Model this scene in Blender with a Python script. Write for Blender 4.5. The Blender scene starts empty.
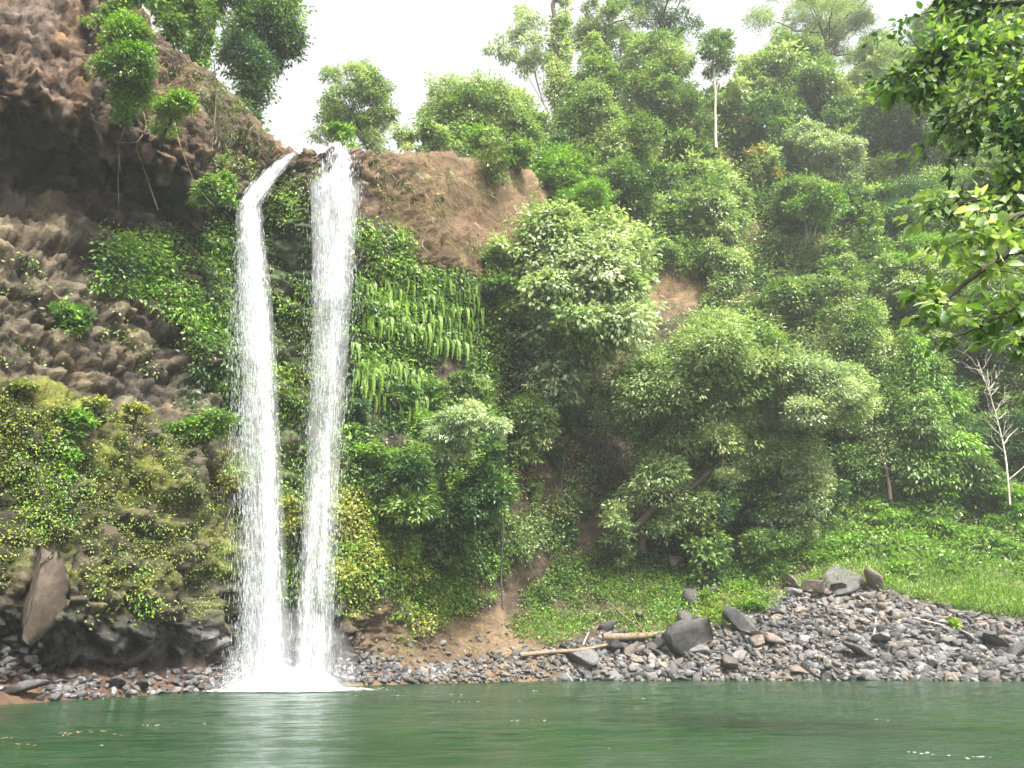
import bpy, bmesh, math, random
import numpy as np
from mathutils import Vector, Matrix
from mathutils.bvhtree import BVHTree

# ------------------------------------------------------------------ camera, light, sky, exposure
SC = bpy.context.scene
COL = SC.collection
F = 820.0                      # focal length in pixels of the 1024 wide picture
PITCH = math.radians(18.0)
CAMZ = 1.7
cam_d = bpy.data.cameras.new('camera')
cam_d.sensor_width = 36.0
cam_d.lens = F * 36.0 / 1024.0
cam_d.clip_end = 2000
cam = bpy.data.objects.new('camera', cam_d)
COL.objects.link(cam)
cam.location = (0, 0, CAMZ)
cam.rotation_euler = (math.pi / 2 + PITCH, 0, 0)
SC.camera = cam

SUN_EL, SUN_AZ = 54.0, -28.0    # degrees; azimuth from behind and left of the camera
world = bpy.data.worlds.new('World')
SC.world = world
world.use_nodes = True
wn = world.node_tree.nodes
wl = world.node_tree.links
wn.clear()
sky = wn.new('ShaderNodeTexSky')
sky.sky_type = 'NISHITA'
sky.sun_disc = False
sky.sun_elevation = math.radians(SUN_EL)
sky.sun_rotation = math.radians(180 + SUN_AZ)
sky.air_density = 1.0
sky.dust_density = 6.0
sky.ozone_density = 1.0
hs = wn.new('ShaderNodeHueSaturation')
hs.inputs['Saturation'].default_value = 0.03     # bright overcast: nearly white cloud
bg = wn.new('ShaderNodeBackground')
bg.inputs['Strength'].default_value = 0.125
wo = wn.new('ShaderNodeOutputWorld')
wl.new(sky.outputs[0], hs.inputs['Color'])
wl.new(hs.outputs[0], bg.inputs['Color'])
wl.new(bg.outputs[0], wo.inputs['Surface'])

sun_d = bpy.data.lights.new('sun', 'SUN')
sun_d.energy = 3.2
sun_d.angle = math.radians(14)
sun_d.color = (1.0, 0.97, 0.92)
sun = bpy.data.objects.new('sun', sun_d)
COL.objects.link(sun)
_el, _az = math.radians(SUN_EL), math.radians(SUN_AZ)
_dir = Vector((-math.sin(_az) * math.cos(_el), -math.cos(_az) * math.cos(_el), math.sin(_el)))  # towards the sun
sun.rotation_euler = _dir.to_track_quat('Z', 'Y').to_euler()

SC.view_settings.view_transform = 'Standard'
SC.view_settings.look = 'None'
SC.view_settings.gamma = 1.0
SC.view_settings.exposure = 1.78
SC.render.engine = 'CYCLES'
SC.cycles.max_bounces = 6
SC.cycles.diffuse_bounces = 3
SC.cycles.glossy_bounces = 3
SC.cycles.transmission_bounces = 4
SC.cycles.transparent_max_bounces = 12
SC.cycles.volume_bounces = 1
SC.cycles.use_denoising = True
SC.cycles.caustics_reflective = False
SC.cycles.caustics_refractive = False

# ------------------------------------------------------------------ helpers
CP, SP = math.cos(PITCH), math.sin(PITCH)


def P(px, py, Y):
    """world point seen at a picture position, at forward distance Y"""
    u, v = (px - 512.0) / F, (384.0 - py) / F
    t = Y / (CP - v * SP)
    return np.array((t * u, Y, CAMZ + t * (SP + v * CP)))


def proj(p):
    """world points (n,3) -> picture positions (n,2)"""
    y, z = p[:, 1], p[:, 2] - CAMZ
    d = y * CP + z * SP
    w = -y * SP + z * CP
    return np.stack((512 + F * p[:, 0] / d, 384 - F * w / d), 1)


def ray(px, py):
    u, v = (px - 512.0) / F, (384.0 - py) / F
    return Vector((u, CP - v * SP, SP + v * CP)).normalized()


def mpp(pt):
    """metres per picture pixel at a point"""
    return (pt[1] * CP + (pt[2] - CAMZ) * SP) / F


def lin(h):
    h = h.lstrip('#')
    c = np.array([int(h[i:i + 2], 16) / 255.0 for i in (0, 2, 4)])
    return np.where(c <= 0.04045, c / 12.92, ((c + 0.055) / 1.055) ** 2.4)


def _hash(ix, iy, iz, s):
    n = (ix * 374761393 + iy * 668265263 + iz * 1442695041 + s * 974711) & 0xffffffff
    n = ((n ^ (n >> 13)) * 1274126177) & 0xffffffff
    n = ((n ^ (n >> 15)) * 1103515245) & 0xffffffff
    n = n ^ (n >> 16)
    return n / 4294967296.0


def vnoise(p, s=0):
    i = np.floor(p).astype(np.int64)
    f = p - i
    f = f * f * (3 - 2 * f)
    r = 0
    for dx in (0, 1):
        wx = f[:, 0] if dx else 1 - f[:, 0]
        for dy in (0, 1):
            wy = f[:, 1] if dy else 1 - f[:, 1]
            for dz in (0, 1):
                wz = f[:, 2] if dz else 1 - f[:, 2]
                r = r + wx * wy * wz * _hash(i[:, 0] + dx, i[:, 1] + dy, i[:, 2] + dz, s)
    return r * 2 - 1


def fbm(p, o=4, s=0, g=0.5):
    r, a = 0, 1.0
    for k in range(o):
        r = r + a * vnoise(p * (2.03 ** k), s + k * 17)
        a *= g
    return r


def worley(p, s=0):
    """F1, F2 and a random number of the nearest cell"""
    i = np.floor(p).astype(np.int64)
    n = len(p)
    f1 = np.full(n, 9.0)
    f2 = np.full(n, 9.0)
    idv = np.zeros(n)
    vec = np.zeros((n, 3))
    for dx in (-1, 0, 1):
        for dy in (-1, 0, 1):
            for dz in (-1, 0, 1):
                c = i + np.array((dx, dy, dz))
                q = np.stack([c[:, k] + _hash(c[:, 0], c[:, 1], c[:, 2], s + 31 * k) for k in range(3)], 1)
                d = np.sqrt(((q - p) ** 2).sum(1))
                nid = _hash(c[:, 0], c[:, 1], c[:, 2], s + 777)
                m = d < f1
                f2 = np.where(m, f1, np.minimum(f2, d))
                idv = np.where(m, nid, idv)
                f1 = np.where(m, d, f1)
                vec = np.where(m[:, None], p - q, vec)
    return f1, f2, idv, vec


def sstep(a, b, x):
    t = np.clip((x - a) / (b - a), 0, 1)
    return t * t * (3 - 2 * t)


def norm(v):
    return v / np.maximum(np.linalg.norm(v, axis=-1, keepdims=True), 1e-9)


def inpoly(xs, ys, poly):
    xs, ys = np.asarray(xs, float), np.asarray(ys, float)
    r = np.zeros(xs.shape, bool)
    n = len(poly)
    for i in range(n):
        x1, y1 = poly[i]
        x2, y2 = poly[(i + 1) % n]
        c = ((y1 > ys) != (y2 > ys)) & (xs < (x2 - x1) * (ys - y1) / ((y2 - y1) or 1e-9) + x1)
        r ^= c
    return r


def mesh_from(name, verts, faces_flat, per, col=None, smooth=False):
    """verts (n,3); faces_flat: (m,per) vertex indices"""
    me = bpy.data.meshes.new(name)
    verts = np.asarray(verts, np.float32)
    faces_flat = np.asarray(faces_flat, np.int32)
    m = len(faces_flat)
    me.vertices.add(len(verts))
    me.vertices.foreach_set('co', verts.ravel())
    me.loops.add(m * per)
    me.loops.foreach_set('vertex_index', faces_flat.ravel())
    me.polygons.add(m)
    me.polygons.foreach_set('loop_start', np.arange(0, m * per, per, dtype=np.int32))
    me.polygons.foreach_set('loop_total', np.full(m, per, np.int32))
    if smooth:
        me.polygons.foreach_set('use_smooth', np.ones(m, bool))
    if col is not None:
        a = me.attributes.new('Col', 'FLOAT_COLOR', 'POINT')
        c = np.ones((len(verts), 4), np.float32)
        c[:, :col.shape[1]] = col
        a.data.foreach_set('color', c.ravel())
    me.update(calc_edges=True)
    return me


def link(name, me, mat=None, parent=None, loc=None):
    o = bpy.data.objects.new(name, me)
    COL.objects.link(o)
    if mat is not None and me is not None and not me.materials:
        me.materials.append(mat)
    if parent is not None:
        o.parent = parent
    if loc is not None:
        o.location = loc
    return o


def tag(o, label=None, cat=None, group=None, kind=None):
    if label:
        o['label'] = label
    if cat:
        o['category'] = cat
    if group:
        o['group'] = group
    if kind:
        o['kind'] = kind
    return o


def copy_tree(o, parent=None):
    c = o.copy()
    COL.objects.link(c)
    if parent is not None:
        c.parent = parent
    for ch in o.children:
        copy_tree(ch, c)
    return c


# ------------------------------------------------------------------ materials
def new_mat(name):
    m = bpy.data.materials.new(name)
    m.use_nodes = True
    nt = m.node_tree
    for n in list(nt.nodes):
        nt.nodes.remove(n)
    out = nt.nodes.new('ShaderNodeOutputMaterial')
    return m, nt, out


def N(nt, t, **kw):
    n = nt.nodes.new(t)
    for k, v in kw.items():
        if k in ('operation', 'data_type', 'blend_type', 'feature', 'attribute_name', 'distance', 'noise_dimensions', 'voronoi_dimensions'):
            setattr(n, k, v)
        else:
            n.inputs[k].default_value = v
    return n


def leaf_mat(name, rough=0.42, trans=0.32, spec=0.5):
    m, nt, out = new_mat(name)
    at = N(nt, 'ShaderNodeAttribute', attribute_name='Col')
    pr = N(nt, 'ShaderNodeBsdfPrincipled', Roughness=rough)
    pr.inputs['Specular IOR Level'].default_value = spec
    tr = N(nt, 'ShaderNodeBsdfTranslucent')
    mul = N(nt, 'ShaderNodeMix', data_type='RGBA', blend_type='MULTIPLY')
    mul.inputs[0].default_value = 1.0
    mul.inputs[7].default_value = (1.25, 1.3, 0.6, 1)
    mx = N(nt, 'ShaderNodeMixShader', Fac=trans)
    L = nt.links.new
    L(at.outputs['Color'], pr.inputs['Base Color'])
    L(at.outputs['Color'], mul.inputs[6])
    L(mul.outputs[2], tr.inputs['Color'])
    L(pr.outputs[0], mx.inputs[1])
    L(tr.outputs[0], mx.inputs[2])
    L(mx.outputs[0], out.inputs['Surface'])
    return m


M_LEAF = leaf_mat('leaf')
M_MOSS = leaf_mat('moss', rough=0.8, trans=0.15, spec=0.2)
M_NEARLEAF = leaf_mat('broad_leaf', rough=0.35, trans=0.45, spec=0.5)


def bark_mat(name, c1, c2, scale=3.0):
    m, nt, out = new_mat(name)
    tc = N(nt, 'ShaderNodeTexCoord')
    mp = N(nt, 'ShaderNodeMapping')
    mp.inputs['Scale'].default_value = (1, 1, 0.25)
    no = N(nt, 'ShaderNodeTexNoise', Scale=scale, Detail=6.0, Roughness=0.65)
    rp = N(nt, 'ShaderNodeValToRGB')
    rp.color_ramp.elements[0].position = 0.3
    rp.color_ramp.elements[1].position = 0.7
    rp.color_ramp.elements[0].color = (*lin(c1), 1)
    rp.color_ramp.elements[1].color = (*lin(c2), 1)
    bp = N(nt, 'ShaderNodeBump', Strength=0.6, Distance=0.05)
    pr = N(nt, 'ShaderNodeBsdfPrincipled', Roughness=0.85)
    L = nt.links.new
    L(tc.outputs['Object'], mp.inputs['Vector'])
    L(mp.outputs[0], no.inputs['Vector'])
    L(no.outputs['Fac'], rp.inputs['Fac'])
    L(rp.outputs[0], pr.inputs['Base Color'])
    L(no.outputs['Fac'], bp.inputs['Height'])
    L(bp.outputs[0], pr.inputs['Normal'])
    L(pr.outputs[0], out.inputs['Surface'])
    return m


M_BARK = bark_mat('brown_bark', '#2a231c', '#4f4437')
M_PALEBARK = bark_mat('pale_bark', '#8d8472', '#c9c2b2')
M_DRIFT = bark_mat('driftwood', '#4f4335', '#8f7c62', 6.0)


def rock_mat(name, attr=True, c1='#3d3a38', c2='#8d8780', wet=False):
    m, nt, out = new_mat(name)
    L = nt.links.new
    tc = N(nt, 'ShaderNodeTexCoord')
    n1 = N(nt, 'ShaderNodeTexNoise', Scale=0.9 if attr else 2.2, Detail=9.0, Roughness=0.68)
    n2 = N(nt, 'ShaderNodeTexNoise', Scale=7.0, Detail=8.0, Roughness=0.7)
    vo = N(nt, 'ShaderNodeTexVoronoi', Scale=2.4, feature='DISTANCE_TO_EDGE')
    wv = N(nt, 'ShaderNodeMix', data_type='VECTOR')
    wv.inputs[0].default_value = 0.25
    for n in (n1, n2):
        L(tc.outputs['Object'], n.inputs['Vector'])
    L(tc.outputs['Object'], wv.inputs[4])
    L(n1.outputs['Color'], wv.inputs[5])
    L(wv.outputs[1], vo.inputs['Vector'])
    pr = N(nt, 'ShaderNodeBsdfPrincipled', Roughness=0.8)
    pr.inputs['Specular IOR Level'].default_value = 0.35
    # light and dark mottling of the stone
    r1 = N(nt, 'ShaderNodeMapRange')
    r1.inputs['From Min'].default_value = 0.3
    r1.inputs['From Max'].default_value = 0.7
    r1.inputs['To Min'].default_value = 0.6
    r1.inputs['To Max'].default_value = 1.45
    L(n1.outputs['Fac'], r1.inputs['Value'])
    r2 = N(nt, 'ShaderNodeMapRange')
    r2.inputs['From Min'].default_value = 0.3
    r2.inputs['From Max'].default_value = 0.7
    r2.inputs['To Min'].default_value = 0.65
    r2.inputs['To Max'].default_value = 1.35
    L(n2.outputs['Fac'], r2.inputs['Value'])
    mu = N(nt, 'ShaderNodeMath', operation='MULTIPLY')
    L(r1.outputs[0], mu.inputs[0])
    L(r2.outputs[0], mu.inputs[1])
    sc = N(nt, 'ShaderNodeVectorMath', operation='SCALE')
    if attr:
        at = N(nt, 'ShaderNodeAttribute', attribute_name='Col')
        L(at.outputs['Color'], sc.inputs[0])
        rr = N(nt, 'ShaderNodeMapRange')
        rr.inputs['To Min'].default_value = 0.9
        rr.inputs['To Max'].default_value = 0.25
        L(at.outputs['Alpha'], rr.inputs['Value'])
        L(rr.outputs[0], pr.inputs['Roughness'])
    else:
        oi = N(nt, 'ShaderNodeObjectInfo')
        rp = N(nt, 'ShaderNodeValToRGB')
        e = rp.color_ramp.elements
        e[0].position, e[0].color = 0.0, (*lin(c1), 1)
        e[1].position, e[1].color = 1.0, (*lin(c2), 1)
        k = e.new(0.55)
        k.color = (*(0.5 * (lin(c1) + lin(c2))), 1)
        L(oi.outputs['Random'], rp.inputs['Fac'])
        L(rp.outputs[0], sc.inputs[0])
    L(mu.outputs[0], sc.inputs['Scale'])
    L(sc.outputs[0], pr.inputs['Base Color'])
    b1 = N(nt, 'ShaderNodeBump', Strength=1.0, Distance=0.2 if attr else 0.08)
    b2 = N(nt, 'ShaderNodeBump', Strength=1.0, Distance=0.1 if attr else 0.03)
    L(n1.outputs['Fac'], b1.inputs['Height'])
    L(n2.outputs['Fac'], b2.inputs['Height'])
    L(b1.outputs[0], b2.inputs['Normal'])
    L(b2.outputs[0], pr.inputs['Normal'])
    L(pr.outputs[0], out.inputs['Surface'])
    return m


M_TERRAIN = rock_mat('cliff_rock', True)
M_RUBBLE = rock_mat('rubble_stone', True)
M_GREY = rock_mat('grey_basalt', False, '#454341', '#7f7b77')
M_BROWN = rock_mat('brown_stone', False, '#4d453f', '#70645a')
M_DARK = rock_mat('dark_basalt', False, '#2c2a29', '#5c5955')
M_TANROCK = rock_mat('tan_stone', False, '#8a7358', '#9c8568')


def water_mat():
    m, nt, out = new_mat('pool_water')
    L = nt.links.new
    tc = N(nt, 'ShaderNodeTexCoord')
    mp = N(nt, 'ShaderNodeMapping')
    mp.inputs['Scale'].default_value = (0.7, 1.5, 1.0)
    L(tc.outputs['Object'], mp.inputs['Vector'])
    n1 = N(nt, 'ShaderNodeTexNoise', Scale=2.4, Detail=5.0, Roughness=0.6, Distortion=0.4)
    n2 = N(nt, 'ShaderNodeTexNoise', Scale=8.0, Detail=4.0, Roughness=0.6, Distortion=0.3)
    n3 = N(nt, 'ShaderNodeTexNoise', Scale=0.12, Detail=3.0)
    for n in (n1, n2, n3):
        L(mp.outputs[0], n.inputs['Vector'])
    b1 = N(nt, 'ShaderNodeBump', Strength=1.0, Distance=0.13)
    b2 = N(nt, 'ShaderNodeBump', Strength=1.0, Distance=0.04)
    L(n1.outputs['Fac'], b1.inputs['Height'])
    L(n2.outputs['Fac'], b2.inputs['Height'])
    n0 = N(nt, 'ShaderNodeTexNoise', Scale=0.8, Detail=3.0, Distortion=0.5)
    L(mp.outputs[0], n0.inputs['Vector'])
    b0 = N(nt, 'ShaderNodeBump', Strength=1.0, Distance=0.16)
    L(n0.outputs['Fac'], b0.inputs['Height'])
    L(b0.outputs[0], b1.inputs['Normal'])
    L(b1.outputs[0], b2.inputs['Normal'])
    pr = N(nt, 'ShaderNodeBsdfPrincipled', Roughness=0.1, IOR=1.33)
    rp = N(nt, 'ShaderNodeValToRGB')
    e = rp.color_ramp.elements
    e[0].position, e[0].color = 0.35, (0.011, 0.034, 0.013, 1)
    e[1].position, e[1].color = 0.65, (0.019, 0.048, 0.019, 1)
    L(n3.outputs['Fac'], rp.inputs['Fac'])
    L(rp.outputs[0], pr.inputs['Base Color'])
    L(b2.outputs[0], pr.inputs['Normal'])
    L(pr.outputs[0], out.inputs['Surface'])
    return m


M_WATER = water_mat()


def fall_mat(name, trans=0.5):
    m, nt, out = new_mat(name)
    L = nt.links.new
    d = N(nt, 'ShaderNodeBsdfDiffuse')
    d.inputs['Color'].default_value = (0.92, 0.94, 0.95, 1)
    t = N(nt, 'ShaderNodeBsdfTranslucent')
    t.inputs['Color'].default_value = (0.92, 0.94, 0.95, 1)
    mx = N(nt, 'ShaderNodeMixShader', Fac=trans)
    L(d.outputs[0], mx.inputs[1])
    L(t.outputs[0], mx.inputs[2])
    L(mx.outputs[0], out.inputs['Surface'])
    return m


M_FALL = fall_mat('falling_water')

# ------------------------------------------------------------------ terrain: cliff, bank and hillside as one sheet
# per picture column: distance of the waterline, nine (picture row, distance) points up the face, two (distance, height) points behind the rim
COLS = [
    (-250, 24.0, [(690, 25.5), (600, 24.0), (390, 24.0), (375, 26.5), (260, 27.5), (150, 28.0), (90, 24.5), (-20, 25.0), (-160, 27.0)], (37, 36), (66, 42)),
    (-80, 27.0, [(678, 29.5), (600, 27.5), (395, 27.5), (378, 30.0), (280, 31.0), (160, 32.3), (92, 29.0), (10, 29.0), (-90, 30.5)], (40, 36), (68, 42)),
    (0, 28.8, [(672, 31.3), (600, 29.5), (400, 29.5), (382, 32.0), (290, 33.0), (165, 34.2), (95, 30.9), (20, 30.8), (-70, 32.0)], (42, 37), (70, 42)),
    (60, 31.2, [(668, 33.7), (610, 31.0), (405, 31.5), (385, 34.0), (290, 35.0), (175, 36.0), (110, 32.5), (30, 32.3), (-50, 33.5)], (44, 37), (72, 42)),
    (130, 34.0, [(668, 36.2), (605, 34.0), (420, 34.5), (400, 37.0), (300, 38.0), (190, 38.2), (135, 34.9), (60, 34.6), (0, 35.5)], (45, 36), (72, 42)),
    (190, 37.3, [(665, 38.6), (610, 37.0), (440, 37.2), (420, 39.3), (320, 40.0), (215, 40.1), (172, 37.4), (110, 37.0), (55, 38.0)], (47, 35), (74, 41)),
    (240, 40.0, [(665, 41.0), (610, 40.2), (470, 40.3), (430, 41.5), (330, 42.2), (240, 42.2), (196, 40.9), (150, 40.6), (100, 40.9)], (50, 33), (76, 40)),
    (280, 41.5, [(660, 42.3), (600, 42.0), (480, 42.2), (430, 42.8), (330, 43.0), (240, 42.8), (205, 42.0), (178, 41.7), (150, 42.0)], (52, 29.8), (78, 34)),
    (330, 42.5, [(660, 43.5), (600, 43.0), (480, 43.2), (430, 44.0), (330, 44.5), (250, 44.0), (200, 42.9), (168, 42.3), (152, 42.6)], (54, 30.0), (80, 34)),
    (380, 45.0, [(655, 46.2), (605, 45.7), (490, 46.0), (430, 46.8), (340, 47.3), (280, 46.8), (252, 46.0), (200, 46.3), (153, 47.3)], (60, 33), (85, 37)),
    (440, 47.6, [(650, 50.0), (620, 51.0), (500, 50.5), (430, 51.0), (340, 51.3), (285, 50.8), (262, 50.0), (205, 50.5), (155, 52.0)], (64, 38), (90, 45)),
    (500, 49.5, [(655, 52.0), (625, 54.0), (520, 54.5), (430, 55.0), (340, 55.0), (290, 54.5), (265, 54.0), (220, 55.0), (170, 57.0)], (68, 42), (92, 50)),
    (560, 51.0, [(652, 53.2), (610, 56.5), (540, 59.0), (450, 60.0), (350, 61.0), (300, 61.5), (250, 62.5), (205, 64.0), (165, 66.0)], (76, 50), (98, 60)),
    (640, 52.0, [(640, 54.5), (590, 58.5), (540, 61.5), (450, 64.0), (360, 66.0), (310, 67.0), (260, 69.0), (200, 72.0), (140, 75.0)], (86, 62), (108, 74)),
    (720, 52.0, [(625, 55.2), (575, 59.5), (530, 63.5), (460, 67.0), (370, 70.0), (310, 72.0), (260, 74.0), (190, 78.0), (120, 82.0)], (94, 68), (115, 78)),
    (800, 52.0, [(590, 57.5), (560, 60.5), (515, 65.5), (460, 69.0), (380, 73.0), (310, 76.0), (250, 78.0), (180, 82.0), (110, 86.0)], (98, 70), (118, 80)),
    (880, 51.8, [(584, 58.5), (555, 62.0), (500, 67.5), (455, 71.0), (380, 75.0), (310, 78.0), (250, 80.0), (170, 84.0), (100, 88.0)], (100, 72), (120, 82)),
    (960, 51.5, [(605, 56.5), (560, 62.0), (490, 68.0), (450, 71.0), (380, 75.0), (310, 78.0), (250, 80.0), (170, 84.0), (90, 88.0)], (100, 74), (120, 84)),
    (1040, 51.0, [(617, 55.3), (565, 61.0), (485, 67.0), (450, 70.0), (380, 74.0), (310, 77.0), (250, 79.0), (170, 83.0), (80, 87.0)], (100, 76), (120, 86)),
    (1150, 49.0, [(615, 53.2), (565, 59.0), (485, 64.0), (450, 67.0), (380, 70.0), (310, 73.0), (250, 75.0), (170, 79.0), (60, 83.0)], (97, 76), (118, 86)),
    (1400, 42.0, [(610, 46.5), (560, 51.0), (480, 56.0), (440, 58.0), (370, 61.0), (300, 64.0), (240, 66.0), (160, 70.0), (50, 74.0)], (88, 70), (110, 80)),
]


def col_points(c):
    px, W, face, b1, b2 = c
    u = (px - 512.0) / F
    w = np.array((0, W, 0.0))
    t = W * CP - CAMZ * SP          # camera depth of the waterline
    w[0] = t * u
    pts = [w + np.array((-w[0] * 0.06, -2.5, -2.5)), w]
    pts += [P(px, a, b) for a, b in face]
    r = pts[-1]
    for (Y, z) in (b1, b2, (170, b2[1] + 6)):
        pts.append(np.array((r[0] * (Y / r[1]), Y, z)))
    return np.array(pts)


def catmull(A, ts):
    """A (n,...) sampled at integer parameters; monotone-ish Catmull-Rom at ts"""
    n = len(A)
    i = np.clip(np.floor(ts).astype(int), 0, n - 2)
    f = (ts - i).reshape((-1,) + (1,) * (A.ndim - 1))
    p0, p1, p2, p3 = A[np.maximum(i - 1, 0)], A[i], A[i + 1], A[np.minimum(i + 2, n - 1)]
    tau = 0.38
    m1, m2 = (p2 - p0) * tau, (p3 - p1) * tau
    f2, f3 = f * f, f * f * f
    return (2 * f3 - 3 * f2 + 1) * p1 + (f3 - 2 * f2 + f) * m1 + (-2 * f3 + 3 * f2) * p2 + (f3 - f2) * m2


ctrl = np.array([col_points(c) for c in COLS])               # columns x points x 3
pxs = np.concatenate((np.arange(-250, 540, 3.0), np.arange(540, 1401, 6.0)))
cpx = np.array([c[0] for c in COLS], float)
tcol = np.interp(pxs, cpx, np.arange(len(cpx)))
rows_per = [4, 14, 26, 56, 20, 42, 42, 34, 32, 32, 24, 18, 8]
trow = np.concatenate([np.arange(n) / n + k for k, n in enumerate(rows_per)] + [np.array([13.0])])
G = catmull(ctrl, tcol)                                       # fine columns
G = catmull(np.swapaxes(G, 0, 1), trow)                       # rows x columns x 3
R_, C_ = G.shape[:2]
du = np.gradient(G, axis=1)
dv = np.gradient(G, axis=0)
Nn = norm(np.cross(du, dv))
Nn = np.where((Nn[..., 1:2] > 0.2), -Nn, Nn) if (Nn[..., 1].mean() > 0) else Nn
pts = G.reshape(-1, 3)
nrm = Nn.reshape(-1, 3)
K = np.repeat(trow, C_)
PX = np.tile(pxs, R_)
left = 1 - sstep(330, 520, PX)                                # bare basalt on the left, earth and forest on the right
w1 = pts + 0.35 * np.stack([fbm(pts * 0.5, 3, 5 + 9 * k) for k in range(3)], 1)
big = fbm(pts * 0.16, 3, 3)


def facets(p, s):
    """flat tilted faces of broken basalt: one plane per cell"""
    f1, f2, cid, vec = worley(p, s)
    h = np.stack([(cid * (97.3 + 31 * k)) % 1.0 - 0.5 for k in range(3)], 1)
    return (cid - 0.5) + 1.5 * (vec * h).sum(1) - 0.35 * sstep(0.10, 0.0, f2 - f1), cid


bl1, bid = facets(w1 * np.array((0.55, 0.55, 0.75)), 11)
bl2, bid2 = facets(w1 * np.array((1.3, 1.3, 2.0)), 23)
bl3, bid3 = facets(w1 * np.array((2.9, 2.9, 4.2)), 37)
arc = np.concatenate(([0], np.cumsum(np.linalg.norm(np.diff(G[int(rows_per[0])], axis=0), axis=1))))
S_ = np.tile(arc, R_)


def courses(wd, ht, seed, warp=0.5):
    """blocks of jointed basalt: uneven courses cut by upright joints, each block standing out by its own amount"""
    zz = pts[:, 2] + fbm(pts * 0.35, 3, seed) * warp * ht * 1.6 + 0.12 * S_
    ss = S_ + fbm(pts * 0.6, 3, seed + 9) * warp * wd
    r = zz / ht
    ri = np.floor(r).astype(np.int64)
    c = ss / wd + _hash(ri, ri * 0 + 3, ri * 0, seed) * 5.0
    ci = np.floor(c).astype(np.int64)
    h = _hash(ri, ci, ri * 0, seed + 1)
    h2 = _hash(ri, ci, ri * 0 + 5, seed + 2) - 0.5
    h3 = _hash(ri, ci, ri * 0 + 9, seed + 3) - 0.5
    er = np.minimum(r - ri, 1 - (r - ri)) * ht
    ec = np.minimum(c - ci, 1 - (c - ci)) * wd
    return (h - 0.5) + h2 * 0.9 * (r - ri - 0.5) + h3 * 0.9 * (c - ci - 0.5) - 0.3 * sstep(0.14, 0.0, np.minimum(er, ec)), h, sstep(0.16, 0.02, np.minimum(er, ec))


strata = np.abs(fbm(w1 * np.array((0.25, 0.25, 1.5)), 3, 83))
c1_, h1_, j1_ = courses(2.3, 1.5, 401)
c2_, h2_, j2_ = courses(0.95, 0.66, 421)
blocks = c1_ * 0.95 + c2_ * 0.55 + bl2 * 0.22 + bl3 * 0.16 + bl1 * 0.35 - strata * 0.2
flute = fbm(pts * np.array((0.75, 0.75, 0.22)), 4, 41) * 0.38 + fbm(pts * 1.3, 3, 47) * 0.16 + fbm(pts * np.array((2.6, 2.6, 1.2)), 3, 49) * 0.14
flute_l = flute * 0.7 + courses(1.0, 3.2, 441)[0] * 0.55 + courses(0.6, 1.2, 461)[0] * 0.4 + bl3 * 0.14
fine = fbm(pts * 3.0, 2, 61) * 0.1
mid_m = sstep(4.7, 5.2, K) * (1 - sstep(7.8, 8.3, K))
low_m = sstep(1.6, 2.2, K) * (1 - sstep(4.6, 4.9, K))
top_m = sstep(7.6, 8.1, K) * (1 - sstep(9.8, 10.5, K))
disp = left * (mid_m * (blocks * 1.0 + big * 0.5) + low_m * (blocks * 0.8 + big * 0.7 + flute * 0.5) + top_m * (flute_l + 0.25 * blocks + big * 0.4) + fine)
rightm = 1 - left
bank = (1 - sstep(2.0, 3.2, K))
disp += rightm * ((1 - bank) * (big * 0.9 + flute * 0.7 + 0.1 * blocks) + bank * (fbm(pts * 0.5, 3, 71) * 0.25))
disp *= sstep(0.8, 1.25, K) * (0.35 + 0.65 * (1 - sstep(10.2, 11, K)))
pts = pts + nrm * disp[:, None]
# the rim notch the two streams leave through
idx = np.arange(R_ * C_).reshape(R_, C_)
quads = np.stack((idx[:-1, :-1], idx[:-1, 1:], idx[1:, 1:], idx[1:, :-1]), -1).reshape(-1, 4)

# stone, earth and moss colours
scr = proj(pts)
sx, sy = scr[:, 0], scr[:, 1]
n_a = fbm(pts * 0.45, 4, 101)
n_b = fbm(pts * 1.6, 4, 131)
n_c = fbm(pts * np.array((0.9, 0.9, 0.12)), 4, 151)            # vertical water stains
brown, ochre, grey = lin('#80624a'), lin('#8d7048'), lin('#6e6758')
darkr, tan = lin('#544a3c'), lin('#988668')
mossd, mossy, mossb = lin('#565a2a'), lin('#7c802c'), lin('#47662f')


def mixc(a, b, w):
    return a + (b - a) * np.clip(w, 0, 1)[:, None]


colr = np.tile(darkr, (len(pts), 1))
colr = mixc(colr, np.tile(tan, (len(pts), 1)), 0.12 + 0.4 * n_a + 0.35 * (h2_ - 0.5))
colr = mixc(colr, np.tile(grey, (len(pts), 1)), 0.14 + 0.7 * (bid - 0.5) + 0.3 * n_b)
up = top_m * left
colr = mixc(colr, np.tile(brown, (len(pts), 1)), up * 0.9)
colr = mixc(colr, np.tile(ochre, (len(pts), 1)), up * sstep(0.1, 0.9, n_b + 0.6 * n_a) * 0.6)
colr = mixc(colr, np.tile(lin('#85766a'), (len(pts), 1)), up * sstep(0.0, 0.5, n_c) * 0.7)
colr = mixc(colr, np.tile(lin('#4e4037'), (len(pts), 1)), up * sstep(0.0, 0.5, -n_c) * 0.75)
ml = low_m * left * sstep(690, 610, sy + 25 * n_b)
colr = mixc(colr, np.tile(mossd, (len(pts), 1)), ml * (0.4 + 0.9 * n_b))
colr = mixc(colr, np.tile(mossy, (len(pts), 1)), ml * sstep(0.05, 0.5, n_a + 0.5 * n_b) * 0.7)
nearfall = np.exp(-((sx - 300) / 70) ** 2) * left
colr = mixc(colr, np.tile(mossb, (len(pts), 1)), nearfall * sstep(150, 200, sy) * sstep(650, 600, sy) * (0.6 + 0.5 * n_b))
wetc = lin('#3f3d3c')
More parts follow.
